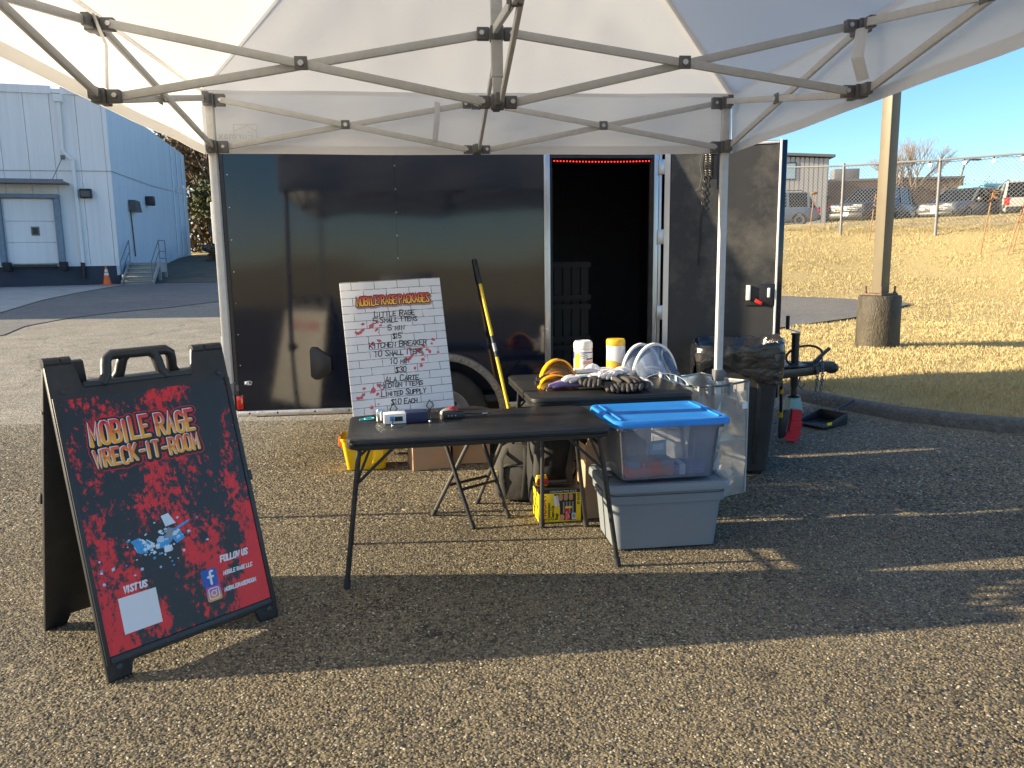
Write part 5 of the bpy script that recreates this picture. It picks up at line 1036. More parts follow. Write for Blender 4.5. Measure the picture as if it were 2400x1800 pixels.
s_ = fit('MOBILE RAGE PACKAGES', .375, .043, wr=.5, gap=.24, jit=.05, seed=3); T0 = Matrix.Translation((.077, .563, 0)); gm2 = m_grad('title_gradient', (.72, .06, .05), (.9, .5, .06), .036, z0=.006)
obj('title_shadow', ribbons(s_, .020, .0006, dx=.006, dy=-.007), MT['red_print'], bd, ml=T0); obj('title_shadow', ribbons(s_, .018, .0011, dx=.006, dy=-.007), MT['grey_print'], bd, ml=T0); obj('title_outline', ribbons(s_, .0185, .0016), MT['splat'], bd, ml=T0); obj('title_outline', ribbons(s_, .0145, .0020), MT['ink'], bd, ml=T0); obj('title_lettering', ribbons(s_, .0064, .0025), gm2, bd, ml=T0)
rr = random.Random(21); kk = 0
def blob(c, s, el=1., ang=0.):
    global kk
    s *= 1.3
    kk += 1; n = 11; pts = []
    for q in range(n):
        a = 6.2832 * q / n; r_ = s * rr.uniform(.7, 1.25); x, y = r_ * math.cos(a) * el, r_ * math.sin(a); pts.append((c[0] + x * math.cos(ang) - y * math.sin(ang), c[1] + x * math.sin(ang) + y * math.cos(ang)))
    obj('paint_splat', MB().prism(pts, -.001, .0003 + kk * 3e-6), MT['splat'], bd)
for (cx, cy, far) in ((.141, .455, (.062, .423)), (.367, .31, (.30, .27)), (.113, .124, (.032, .09))):
    blob((cx, cy), .0105); blob((cx + .028, cy + .022), .008, .8, .6); blob((cx + .045, cy), .0045, 1.6, .3); blob((cx + .02, cy - .022), .005, 1.8, .7); blob((cx - .045, cy + .013), .005, 1.6, .2); blob(far, .009, .8, 1.); blob((far[0] + .017, far[1] + .002), .007, 1.3, .9); blob((far[0] + .03, far[1] + .015), .006, 1.5, .8); blob((cx - .014, cy - .012), .0035); blob((cx + .03, cy - .036), .0028)
for c in ((.338, .219), (.372, .229), (.096, .037), (.136, .363), (.17, .375), (.469, .291), (.425, .298), (.45, .36), (.44, .34), (.385, .26), (.132, .05), (.19, .165)): blob(c, rr.uniform(.003, .0075), rr.uniform(.8, 1.5), rr.uniform(0, 3))
es = thing('display_easel', 'black wire easel with diamond hooks holding the price board', 'easel', (-.52, 3.80, T1), yw)
IM = (Matrix.Translation((-.52, 3.80, T1)) @ Matrix.Rotation(yw, 4, 'Z')).inverted()
for (u, fx, fy) in ((.20, -.586, 3.669), (.388, -.413, 3.768)):
    b0 = IM @ (BM @ Vector((u, -.004, .012))); foot = IM @ Vector((fx, fy, T1 + .008)); tip = IM @ (BM @ Vector((u + .004, .045, .014))); l1 = IM @ (BM @ Vector((u - .016, .016, .014))); l2 = IM @ (BM @ Vector((u + .022, .018, .014)))
    obj('front_leg', MB().tube([foot, foot * .3 + b0 * .7, b0], .0034, 8), MT['black_metal'], es, smooth=True); obj('diamond_hook', MB().tube([b0, l1, tip, l2], .0032, 8, closed=True), MT['black_metal'], es, smooth=True)
    obj('shelf_rod', MB().tube([b0, IM @ (BM @ Vector((u, -.006, -.02)))], .0032, 6), MT['black_metal'], es); obj('foot_ball', MB().ball(tuple(foot), .0075, 8), MT['screw'], es, smooth=True)
    obj('upright', MB().tube([IM @ (BM @ Vector((u, -.006, -.014))), IM @ (BM @ Vector((.29, .42, -.012)))], .0032, 6), MT['black_metal'], es)
obj('rear_leg', MB().tube([IM @ (BM @ Vector((.29, .42, -.014))), IM @ Vector((-.56, 4.02, T1 + .004))], .0032, 6), MT['black_metal'], es)
obj('crossbar', MB().tube([IM @ (BM @ Vector((.198, -.012, .012))), IM @ (BM @ Vector((.39, -.012, .012)))], .0032, 6), MT['black_metal'], es)
# ---- small things on the front table
bx_ = thing('card_reader_box', 'white and navy box behind the easel hooks on the front table', 'box', (-.545, 3.805, T1), R(13)); obj('carton', MB().bx(-.105, .005, -.035, .05, 0, .05), MT['white_board'], bx_, bev=.002); obj('navy_sleeve', MB().bx(.006, .115, -.036, .051, 0, .052), MT['navy'], bx_, bev=.002)
obj('blue_logo', MB().bx(-.075, -.055, -.0365, -.0352, .014, .038), mat('logo_blue', (.02, .24, .6), .5), bx_); obj('black_label', MB().bx(-.052, -.012, -.0365, -.0352, .012, .036), MT['black_print'], bx_)
cn = thing('steel_canister', 'small shiny steel canister left of the white box', 'canister', (-.675, 3.825, T1)); obj('body', MB().lathe([(.017, 0), (.018, .004), (.018, .055), (.016, .06)], 16), MT['chrome'], cn, smooth=True)
cb = thing('key_clip', 'teal plastic clip lying at the left end of the front table', 'clip', (-.735, 3.865, T1 + .004), .3); obj('loop', MB().tube([(.025 * math.cos(t), .012 * math.sin(t), .003 + .002 * math.sin(t)) for t in np.linspace(0, 6.28, 14)[:-1]], .004, 6, closed=True).bx(-.05, -.02, -.005, .005, -.003, .004), mat('teal_plastic', (.05, .45, .55), .4), cb, smooth=True)
ms_ = thing('computer_mouse', 'red and silver computer mouse right of the price board', 'mouse', (-.335, 4.0, T1), R(18))
obj('shell', MB().ball((0, 0, .006), .05, 16, (1.05, .62, .55)), mat('mouse_silver', (.4, .39, .37), .3, metal=.5), ms_, smooth=True); mp = obj('red_top', MB().ball((.012, 0, .013), .04, 14, (.95, .62, .62)), MT['red'], ms_, smooth=True); obj('scroll_wheel', MB().cyl((.022, -.005, .036), (.022, .005, .036), .008, n=12), MT['black_plastic'], mp)
ms_.location.z = T1 - .0
bk = thing('power_adapter', 'small black adapter with a short cable on the front table', 'adapter', (-.305, 3.9, T1), R(14)); obj('case', MB().bx(-.055, .055, -.028, .028, 0, .032), MT['black_plastic'], bk, bev=.004); obj('cable', MB().tube([(.054, 0, .02), (.09, .01, .012), (.12, .02, .006), (.16, .018, .006)], .003, 6), MT['black_plastic'], bk, smooth=True); obj('plug', MB().cyl((.155, .018, .007), (.185, .018, .007), .006, n=8), MT['chrome'], bk)
for x in (-.03, -.012, .006): obj('port', MB().bx(x - .004, x + .004, -.0295, -.0278, .012, .018), MT['screw'], bk)

# ================================================================== ON THE CARD TABLE
def half_tube(r, y0, y1, n, th=.002, k0=1., k1=1., cut=0., zs=.95, zs1=None):
    """arched sheet: inner and outer surfaces, axis along y, standing on z = 0"""
    mb = MB(); vs = []
    for rr_ in (r, r - th):
        for j in range(9):
            v = j / 8
            for i in range(n + 1):
                t = math.pi * i / n; kk_ = k0 + (k1 - k0) * v; y = y0 + (y1 - y0) * v
                y -= cut * math.sin(t) * v
                vs.append((rr_ * kk_ * math.cos(t), y, rr_ * kk_ * (zs + ((zs if zs1 is None else zs1) - zs) * v ** .8) * math.sin(t)))
    m = n + 1; q = 9 * m
    fs = [(j * m + i, j * m + i + 1, (j + 1) * m + i + 1, (j + 1) * m + i) for j in range(8) for i in range(n)]
    fs += [tuple(reversed([a + q for a in f])) for f in fs]
    fs += [(i, q + i, q + i + 1, i + 1) for i in range(n)] + [(8 * m + i + 1, 8 * m + q + i + 1, 8 * m + q + i, 8 * m + i) for i in range(n)]
    return mb.add(vs, fs)
def face_shield(label, loc, rz, r, ln, band, sheet_, dark, bandw=.022, kk0=1., kk1=1.0, zs=1.65):
    t = thing('face_shield', label, 'face shield', loc, rz, 'face shields on the card table')
    obj('visor', half_tube(r, .0, -ln, 26, .002, kk0, kk1, cut=-.07, zs=zs, zs1=zs * .3), sheet_, t, smooth=True)
    obj('visor_rim', MB().tube([(r * kk1 * math.cos(q), -ln + .07 * math.sin(q), max(.003, r * kk1 * zs * .3 * math.sin(q))) for q in np.linspace(0, math.pi, 27)], .0028, 6), MT['visor_rim'], t, smooth=True)
    bo = obj('brow_band', half_tube(r + .004, .012, -bandw, 26, .009, zs=zs), band, t, smooth=True)
    for a in (.12, .3, .5, .7, .88): obj('rivet', MB().ball(((r + .004) * math.cos(a * math.pi), -bandw * .5, (r + .004) * zs * math.sin(a * math.pi)), .0055, 8), MT['black_plastic'], bo)
    obj('head_harness', MB().tube([(r * .86 * math.cos(t_), .03 + .05 * math.sin(t_), r * .5 * math.sin(t_) + .012) for t_ in np.linspace(.1, 3.04, 14)], .009, 6, flat=.3), dark, t, smooth=True)
    for s in (-1, 1): obj('harness_knob', MB().cyl((s * (r - .004), .012, .03), (s * (r + .018), .012, .03), .014, n=12), MT['black_plastic'], t, smooth=True)
    return t
face_shield('clear face shield with a white brow band, rear one half hidden', (.845, 4.97, T2), R(12), .135, .16, MT['white_plastic'], MT['clear_shield'], MT['black_plastic'])
face_shield('clear face shield with a white brow band, front one at the table corner', (.90, 4.80, T2), R(8), .146, .21, MT['white_plastic'], MT['clear_shield'], MT['grey_print'])
face_shield('amber face shield with a yellow brow band, rear one of the yellow pair', (.285, 4.83, T2), R(22), .118, .2, MT['amber'], MT['amber_shield'], MT['black_plastic'], .03, zs=1.25)
face_shield('amber face shield with a yellow brow band, front one of the yellow pair', (.262, 4.655, T2), R(20), .106, .13, MT['amber'], MT['amber_shield'], MT['black_plastic'], .028, zs=.7)
gg = thing('safety_goggles', 'orange safety goggles lying inside the amber face shields', 'goggles', (.285, 4.735, T2), R(15)); obj('frame', MB().tube([(.055 * math.cos(t), .02 * math.sin(t), .042 + .03 * math.sin(t)) for t in np.linspace(0, 6.28, 20)[:-1]], .011, 8, closed=True), MT['orange'], gg, smooth=True); obj('lens', MB().grid(lambda u, v: ((u - .5) * .1, .005 - .01 * math.sin(math.pi * u), .018 + .048 * v), 8, 4), MT['clear_lens'], gg); obj('side_strap', MB().bx(-.06, -.05, -.01, .03, .0, .05).bx(.05, .06, -.01, .03, .0, .05), MT['orange'], gg, bev=.003)
# wipes
w1 = thing('wipes_canister', 'white wipes canister with a blue and yellow label', 'canister', (.478, 5.10, T2)); R1 = .062
obj('body', MB().lathe([(R1 - .004, 0), (R1, .006), (R1, .178), (R1 - .003, .184)], 32), MT['white_plastic'], w1, smooth=True); cp = obj('cap', MB().lathe([(R1 + .001, .186), (R1 + .002, .19), (R1 + .001, .222), (R1 - .006, .235), (R1 - .016, .238), (R1 - .02, .234), (0.001, .234)], 32), MT['white_plastic'], w1, smooth=True)
def arc_patch(r, a0, a1, z0, z1, n=12): return MB().grid(lambda u, v: (r * math.cos(R(a0 + (a1 - a0) * u)), r * math.sin(R(a0 + (a1 - a0) * u)), z0 + (z1 - z0) * v), n, 1)
for nm, a0, a1, z0, z1, m in (('label_stripe', 170, 372, .158, .165, 'blue_print'), ('label_panel', 244, 372, .05, .157, 'white_print'), ('label_band', 244, 372, .012, .05, 'blue_print'), ('label_side', 205, 243, .012, .157, 'yellow_print'), ('label_side', 170, 204, .12, .157, 'blue_print'), ('label_text', 262, 330, .085, .108, 'pink_print'), ('label_text', 285, 340, .115, .124, 'black_print'), ('label_text', 255, 330, .022, .030, 'white_print')): obj(nm, arc_patch(R1 + (.0012 if nm == 'label_text' else .0008), a0, a1, z0, z1), MT[m], w1, smooth=True)
ov = ribbons([[(.03 * math.cos(t), .012 * math.sin(t)) for t in np.linspace(0, 6.28, 14)], [(-.018, -.002), (-.008, .005), (.0, -.003), (.016, .004)]], .003, 0); lgm = MB(); lgm.add([((R1 + .0014) * math.cos(R(270) + v[0] / R1 - .12), (R1 + .0014) * math.sin(R(270) + v[0] / R1 - .12), .138 + v[1]) for v in ov.v], ov.f); obj('oval_logo', lgm, MT['black_print'], w1)
w2 = thing('wipes_canister', 'white wipes canister with a yellow cap and yellow base label', 'canister', (.69, 5.06, T2))
obj('body', MB().lathe([(.058, 0), (.061, .006), (.063, .1), (.062, .2), (.06, .208)], 32, sq=.5), MT['white_board'], w2, smooth=True); obj('cap', MB().lathe([(.061, .209), (.0625, .213), (.062, .24), (.056, .25), (.001, .252)], 32, sq=.5), mat('cap_yellow', (.85, .5, .02), .4), w2, smooth=True)
def sqr(r, t, k=.5): c, s = math.cos(t), math.sin(t); q = k / ((abs(c) ** 4 + abs(s) ** 4) ** .25) + (1 - k); return (r * c * q, r * s * q)
obj('label_band', MB().grid(lambda u, v: (*sqr(.0643, R(180 + 200 * u)), .03 + v * (.068 + .014 * math.sin(u * 7))), 24, 1), mat('label_gold', (.66, .42, .03), .45), w2, smooth=True); obj('label_line', MB().grid(lambda u, v: (*sqr(.0646, R(180 + 200 * u)), .099 + .014 * math.sin(u * 7) + .003 * v), 24, 1), MT['cardboard'], w2, smooth=True)
# glove carton
gb = thing('glove_carton', 'green and white carton of vinyl gloves with one pulled out', 'box', (.53, 4.90, T2), R(11)); obj('carton', MB().bx(-.13, .13, -.055, .055, 0, .075), MT['white_board'], gb, bev=.002); obj('green_panel', MB().bx(-.128, .128, -.0565, -.0553, .002, .060), MT['green'], gb); obj('oval_opening', MB().lathe([(.05, 0), (.05, .001)], 20, (-.03, 0, .0752)), MT['pink_print'], gb)
text_mesh('carton_word', 'VINYL', .04, MT['white_print'], gb, plane_m((.02, -.0568, .018), (1, 0, 0), (0, 0, 1)), off=.0008)
obj('blue_emblem', MB().prism([(-.03, .015), (-.005, .012), (.0, .035), (-.015, .046), (-.03, .038)], -.0578, -.0568, lambda a, b, c: (a, c, b)), MT['blue_print'], gb); obj('white_emblem', MB().prism([(-.055, .012), (-.042, .012), (-.042, .04), (-.048, .046), (-.055, .04)], -.0578, -.0568, lambda a, b, c: (a, c, b)), MT['white_print'], gb); obj('yellow_end', MB().bx(-.1315, -.1302, -.05, .05, .003, .06), MT['yellow_print'], gb)
obj('pulled_glove', MB().grid(lambda u, v: (-.03 + .11 * (u - .3), (v - .5) * .06, .076 + .032 * math.sin(math.pi * u) * math.sin(math.pi * v) + .012 * mnoise.noise((u * 5, v * 5, 1))), 12, 8), MT['white_plastic'], gb, smooth=True)
# work gloves
def glove(label, loc, rz, m, cuff, seed, flip=1, tilt=0.):
    rr = random.Random(seed); t = thing('work_glove', label, 'glove', loc, rz, 'work gloves piled on the card table'); mb = MB()
    P0 = [(0, -.02), (0, .02), (.0, .055), (0, .085)]; rad = [.03, .036, .04, .036]
    mb.tube([(x, y, .024 + tilt * (.1 - y)) for x, y in P0], .04, 12, flat=.5, radii=rad)
    for i, (fx, ln2) in enumerate(((-.031, .058), (-.011, .070), (.010, .066), (.030, .05))):
        c = rr.uniform(.3, 1.2); pts = [(fx * .8, .07, .026), (fx, .1, .03), (fx * 1.1, .1 + ln2 * .5, .028 - .004 * c), (fx * 1.12, .1 + ln2 * (1 - .2 * c), .018 - .006 * c + .004)]
        mb.tube(pts, .0115, 8, radii=[.013, .0125, .012, .0095]); mb.ball(pts[-1], .0098, 8)
    s = flip; pts = [(s * .03, .02, .026), (s * .055, .045, .03), (s * .062, .075, .024), (s * .056, .098, .017)]; mb.tube(pts, .013, 8, radii=[.016, .0145, .0125, .0095]); mb.ball(pts[-1], .0098, 8)
    for i, v in enumerate(mb.v): d = .004 * mnoise.noise((v[0] * 40 + seed, v[1] * 40, v[2] * 40)); mb.v[i] = (v[0], v[1], max(.001, v[2] + d))
    obj('hand', mb, m, t, smooth=True); cf = MB()
    cf.tube([(0, -.018, .025), (0, -.05, .026), (0, -.075, .026)], .036, 14, flat=.5, radii=[.034, .037, .042]); obj('cuff', cf, cuff, t, smooth=True); t.scale = (1.2, 1.2, 1.15); return t
BG, WG = MT['glove_black'], MT['glove_white']
glove('black work glove on the pile, fingers towards the viewer, leftmost', (.50, 4.58, T2 + .028), R(168), BG, WG, 1, 1)
glove('black work glove lying beneath at the middle front of the pile', (.575, 4.555, T2), R(186), BG, BG, 2, -1)
glove('black work glove at the right front of the pile', (.68, 4.56, T2), R(172), BG, BG, 3, 1)
glove('black work glove at the far right under the clear visor edge', (.765, 4.575, T2), R(160), BG, WG, 4, -1)
glove('black work glove crossing the top of the pile', (.63, 4.61, T2 + .035), R(215), BG, BG, 5, 1)
glove('white work glove resting on top against the green carton', (.65, 4.70, T2 + .05), R(150), WG, WG, 6, 1)
glove('white work glove with purple cuff at the left of the pile', (.475, 4.66, T2 + .03), R(125), WG, MT['purple'], 7, -1)
glove('white work glove at the right by the canister', (.735, 4.70, T2), R(200), WG, MT['purple'], 8, 1)
glove('purple backed work glove beneath the left end of the pile', (.42, 4.59, T2), R(100), MT['purple'], MT['purple'], 9, 1)

# ================================================================== STORAGE TOTES
def rbox(mb, secs, n=5):
    """loft of rounded rectangles (a, b, r, z); open stack of rings returned as closed solid"""
    k = None; o = len(mb.v)
    for a, b, r, z in secs:
        P = rrect(a, b, r, n); k = len(P); mb.v += [(p[0], p[1], z) for p in P]
    m = len(secs); mb.f += [(o + i * k + j, o + i * k + (j + 1) % k, o + (i + 1) * k + (j + 1) % k, o + (i + 1) * k + j) for i in range(m - 1) for j in range(k)]
    mb.f += [tuple(o + j for j in reversed(range(k))), tuple(o + (m - 1) * k + j for j in range(k))]
    return mb
gt = thing('storage_tote', 'large grey plastic tote standing on the asphalt under the clear one', 'tote', (.775, 4.03, .006), R(7))
obj('tub', rbox(MB(), [(.255, .165, .03, 0), (.272, .178, .035, .006), (.295, .198, .04, .255), (.31, .21, .04, .257), (.313, .212, .04, .30), (.298, .2, .04, .302), (.3, .202, .04, .33)]), MT['grey_tote'], gt, smooth=True)
obj('lid', rbox(MB(), [(.322, .222, .045, .318), (.333, .232, .05, .322), (.333, .232, .05, .352), (.327, .226, .05, .362), (.305, .205, .045, .364), (.298, .198, .04, .356), (.28, .18, .04, .355)]), MT['grey_tote'], gt, smooth=True)
for s in (-1, 1): obj('lid_latch', MB().bx(s * .29 - .035, s * .29 + .035, -.05, .05, .3643, .372), MT['grey_tote'], gt, bev=.004); obj('side_handle', MB().bx(s * .312 - .012, s * .312 + .012, -.07, .07, .262, .296), MT['grey_tote'], gt, bev=.004)
ctp = (.775, 4.035, .006 + .3735); ct = thing('clear_tote', 'frosted clear tote with a bright blue lid on the grey tote', 'tote', ctp, R(9))
def shell(secs, th):
    mb = MB(); inner = [(a - th, b - th, r, z) for a, b, r, z in secs]; inner[0] = (secs[0][0] - th, secs[0][1] - th, secs[0][2], secs[0][3] + th)
    k = None
    for S_, flip in ((secs, 0), (inner, 1)):
        o = len(mb.v)
        for a, b, r, z in S_:
            P = rrect(a, b, r, 4); k = len(P); mb.v += [(p[0], p[1], z) for p in P]
        for i in range(len(S_) - 1):
            for j in range(k): f = (o + i * k + j, o + i * k + (j + 1) % k, o + (i + 1) * k + (j + 1) % k, o + (i + 1) * k + j); mb.f.append(f if not flip else f[::-1])
        c = tuple(o + j for j in range(k)); mb.f.append(c if flip else c[::-1])
    return mb
obj('tub', shell([(.235, .18, .03, 0), (.248, .19, .035, .008), (.272, .215, .04, .27), (.29, .232, .04, .272), (.29, .232, .04, .3)], .0025), MT['clear_tote'], ct, smooth=True)
for s in (-1, 1): obj('seam_rib', MB().bar((s * .12, -.185, .01), (s * .135, -.212, .268), .004, .006).bar((s * .12, .185, .01), (s * .135, .212, .268), .004, .006), MT['clear_tote'], ct)
ld = obj('lid', rbox(MB(), [(.302, .245, .04, .29), (.312, .255, .045, .293), (.312, .255, .045, .315), (.304, .247, .045, .326), (.285, .228, .04, .328), (.278, .221, .04, .323), (.2, .16, .03, .3225)]), MT['blue_lid'], ct, smooth=True)
obj('lid_ridge', MB().bx(.255, .268, -.205, .205, .3235, .332), MT['blue_lid'], ld, bev=.003); obj('lid_ridge', MB().bx(-.268, -.255, -.205, .205, .3235, .332), MT['blue_lid'], ld, bev=.003)
for s in (-1, 1): obj('lid_clip', MB().bx(s * .316 - .008, s * .316 + .008, -.07, .07, .255, .31), MT['blue_lid'], ct, bev=.004)
# contents
CT = Matrix.Translation(ctp) @ Matrix.Rotation(R(9), 4, 'Z')
def inside(x, y, z=.004): return CT @ Vector((x, y, z))
tb = thing('tool_case', 'orange tool case with a dark clasp inside the clear tote', 'case', inside(-.075, -.07), R(11)); obj('lower_shell', MB().bx(-.135, .12, -.07, .07, 0, .05), MT['orange'], tb, bev=.008); obj('upper_shell', MB().bx(-.06, .055, -.075, .07, .0502, .08), MT['orange'], tb, bev=.006)
for s in (-.1, .085): obj('clasp', MB().bx(s - .035, s + .035, -.078, .05, .0505, .088), MT['grey_print'], tb, bev=.006)
tp = thing('paper_packet', 'white and teal paper packet standing in the clear tote', 'packet', inside(.02, .03), R(25)); obj('sheet', MB().bx(-.06, .05, -.006, .006, .0, .15), mat('packet_paper', (.3, .48, .55), .6, var=.2), tp, bev=.001); obj('printed_panel', MB().bx(-.04, .03, -.0072, -.0063, .1, .135), MT['white_print'], tp)
sk_ = thing('canvas_sack', 'crumpled brown canvas sack at the left of the clear tote', 'sack', inside(-.13, .07), 0)
mb = MB().ball((0, 0, .095), .1, 18, (1., .8, .95)); mb.v = [(v[0] * (1 + .3 * mnoise.noise((v[0] * 16, v[1] * 16, v[2] * 16))), v[1] * (1 + .2 * mnoise.noise((v[0] * 14 + 5, v[1] * 14, v[2] * 14))), max(0, v[2] * (1 + .25 * mnoise.noise((v[0] * 12 + 2, v[1] * 12, v[2] * 12))))) for v in mb.v]; obj('cloth', mb, mat('brown_canvas', (.26, .2, .16), .9, var=.2, bump=.004, bscale=25), sk_, smooth=True)
pg = thing('packed_gloves', 'banded bundle of purple gloves in the clear tote', 'gloves', inside(.135, -.07), R(6)); 
for k in range(3): obj('folded_glove', MB().bx(-.09, .085, -.06, .06, .001 + k * .018, .017 + k * .018), MT['purple'], pg, bev=.006)
obj('paper_band', MB().bx(-.05, -.02, -.062, .062, .0, .0565), MT['white_print'], pg)

# ================================================================== HAMPER AND BIN
hm = thing('laundry_hamper', 'hazy clear collapsible hamper around the tent leg', 'hamper', (1.215, 4.90, .0), R(30)); hs = .21; HZ = .735
for k, (x0, y0, x1, y1) in enumerate(((-hs, -hs, hs, -hs), (hs, -hs, hs, hs), (hs, hs, -hs, hs), (-hs, hs, -hs, -hs))):
    def wall(z0, z1):
        def f(u, v):
            x = x0 + (x1 - x0) * u; y = y0 + (y1 - y0) * u; z = z0 + (z1 - z0) * v; w_ = .02 * math.sin(math.pi * u) * math.sin(math.pi * v) * (1 + .8 * mnoise.noise((u * 4, v * 4, k)))
            nx_, ny_ = (y1 - y0) / (2 * hs), -(x1 - x0) / (2 * hs); return (x - nx_ * w_, y - ny_ * w_, z)
        return f
    obj('side_wall', MB().grid(wall(.004, .36), 14, 10), MT['mesh_bag'], hm, smooth=True); obj('side_wall', MB().grid(wall(.362, HZ - (.06 if k == 0 else 0)), 14, 10), MT['mesh_bag'], hm, smooth=True)
    obj('edge_tape', MB().bx(x0 - .006, x0 + .006, y0 - .006, y0 + .006, .004, HZ), mat('tape_grey', (.36, .36, .35), .7) if k == 0 else bpy.data.materials['tape_grey'], hm); obj('middle_seam', MB().bar((x0, y0, .361), (x1, y1, .361), .006, .012), bpy.data.materials['tape_grey'], hm)
    obj('top_rod', MB().tube([(x0, y0, HZ), ((x0 + x1) / 2, (y0 + y1) / 2, HZ - .012), (x1, y1, HZ)], .007, 8), MT['grey_metal'] if k in (0, 3) else bpy.data.materials['tape_grey'], hm, smooth=True)
obj('base', MB().bx(-hs, hs, -hs, hs, .001, .0045), bpy.data.materials['tape_grey'], hm)
for u in (-.09, .1): obj('carry_strap', MB().tube([(u, -hs - .008, HZ - .005), (u, -hs - .012, HZ - .08), (u + .03, -hs - .02, HZ - .2), (u + .06, -hs - .014, HZ - .26)], .016, 6, flat=.12), mat('strap_grey', (.3, .3, .3), .8) if u < 0 else bpy.data.materials['strap_grey'], hm); obj('rod_loop', MB().bx(u - .055, u - .03, -hs - .011, -hs + .011, HZ - .07, HZ + .004), MT['grey_print'], hm)
obj('care_tag', MB().bx(.155, .2, -hs - .012, -hs - .0095, .56, .60), MT['white_plastic'], hm)
wb = thing('plastic_sack', 'crumpled white plastic sack at the bottom of the hamper', 'bag', Matrix.Translation((1.215, 4.90, .0)) @ Matrix.Rotation(R(30), 4, 'Z') @ Vector((.09, -.08, .006)), 0)
mb = MB().ball((0, 0, .08), .1, 20, (1, .8, .85)); mb.v = [(v[0] * (1 + .35 * mnoise.noise((v[0] * 22, v[1] * 22, v[2] * 22))), v[1], max(0, v[2] * (1 + .4 * mnoise.noise((v[0] * 20 + 3, v[1] * 20, v[2] * 20))))) for v in mb.v]; obj('film', mb, MT['white_plastic'], wb, smooth=True)
bn = thing('wheelie_bin', 'black wheeled rubbish bin with a black liner beside the trailer door', 'bin', (1.59, 5.40, H(1.59, 5.4) + .004), R(-10))
obj('body', rbox(MB(), [(.2, .16, .04, .02), (.215, .172, .04, .03), (.262, .215, .05, .72), (.27, .222, .05, .80), (.292, .24, .05, .803), (.297, .244, .05, .85), (.29, .238, .05, .86), (.265, .215, .05, .86)]), MT['bin_black'], bn, smooth=True)
for s in (-.12, .12): obj('body_rib', MB().bar((s, -.176, .08), (s * 1.15, -.214, .68), .03, .012), MT['bin_black'], bn, bev=.003)
for s in (-1, 1): obj('wheel', MB().lathe([(.03, -.02), (.1, -.025), (.105, 0), (.1, .025), (.03, .02)], 18), MT['rubber'], bn, smooth=True, ml=Matrix.Translation((s * .22, .17, .105)) @ Matrix.Rotation(R(90), 4, 'Y'))
def liner(u, v):
    t = u * 2 * math.pi; c, s = math.cos(t), math.sin(t); q = 1 / ((abs(c) ** 5 + abs(s) ** 5) ** .2)
    prof_ = [(.88, .80), (.95, .875), (1.0, .915), (1.06, .90), (1.09, .85), (1.08, .78), (1.05, .70 + .07 * math.sin(3 * t + 1))]; k_ = v * (len(prof_) - 1); i = min(int(k_), len(prof_) - 2); f = k_ - i
    r_ = prof_[i][0] * (1 - f) + prof_[i + 1][0] * f; z = prof_[i][1] * (1 - f) + prof_[i + 1][1] * f
    wv = mnoise.noise((c * 3.2, s * 3.2, v * 3)); wv2 = 1.3 * (abs(mnoise.noise((c * 7, s * 7, v * 2.2 + 4))) - .25); hump = .07 * max(0, c) ** 2 + .03 * max(0, s)
    return (.285 * q * c * (r_ + .05 * wv + .02 * wv2), .235 * q * s * (r_ + .05 * wv + .025 * wv2), z + .045 * wv * v + .02 * wv2 + hump * (1 - v))
obj('liner', MB().grid(liner, 110, 26), MT['liner'], bn, smooth=True)
obj('liner_flap', MB().grid(lambda u, v: (-.29 - .02 * v + .012 * mnoise.noise((u * 5, v * 5, 1)), -.2 + .36 * u, .88 - .2 * v * (1 + .5 * math.sin(u * 5))), 16, 8), MT['liner'], bn, smooth=True)
None and obj('rim_tag', MB().bx(.10, .14, -.262, -.258, .84, .88), MT['screw'], bn)
# red broom leaning on the bin, dustpan on the ground
def hz(x, y): return H(x, y)
br0 = Vector((2.20, 6.12, hz(2.20, 6.12) + .07)); br1 = Vector((1.925, 5.45, .93)); rb = thing('angle_broom', 'red bristled angle broom with a black and yellow handle leaning on the bin', 'broom', (br0.x, br0.y, br0.z - .07), 0)
o_ = Vector((br0.x, br0.y, br0.z - .07)); a0 = Vector((-.03, -.03, .22)); a1 = br1 - o_; dvec = (a1 - a0)
obj('handle', MB().cyl(a0, a1, .0125, n=12), MT['black_metal'], rb, smooth=True)
for f0, f1 in ((.0, .07), (.34, .39)): obj('yellow_sleeve', MB().cyl(a0 + dvec * f0, a0 + dvec * f1, .0165, n=12), MT['yellow_paint'], rb, smooth=True)
obj('head_block', MB().prism([(-.03, .03), (.01, .05), (.055, .27), (.01, .27), (-.03, .2)], -.025, .025, lambda a, b, c: (a, c, b)), MT['black_plastic'], rb, bev=.006)
for k in range(3):
    z0, z1 = .0 + k * .09, .0 + k * .09 + .083; xa, xb = (.0, .045, .06)[k], (.045, .06, .065)[k]
    obj('bristle_bank', MB().prism([(xa, z0 + .035 * (k == 0)), (xa + .10 - .012 * k, z0 - .0), (xb + .105 - .012 * k, z1), (xb, z1 + .012)], -.028, .028, lambda a, b, c: (a, c, b)), mat('red_bristle', (.6, .018, .03), .7, var=.25, scale=120, stretch=(.1, 1, 1)) if k == 0 else bpy.data.materials['red_bristle'], rb)
dpx, dpy = 2.72, 6.62; dp = thing('dustpan', 'black dustpan lying on the asphalt near the kerb', 'dustpan', (dpx, dpy, hz(dpx, dpy) + .012), R(30))
mb = MB().add([(-.17, -.13, .0), (.13, -.13, .02), (.13, .13, .02), (-.17, .13, .0)], [(0, 1, 2, 3), (3, 2, 1, 0)]); obj('pan', MB().frus(0, .16, .14, .012, .16, .14), MT['black_plastic'], dp, bev=.003)
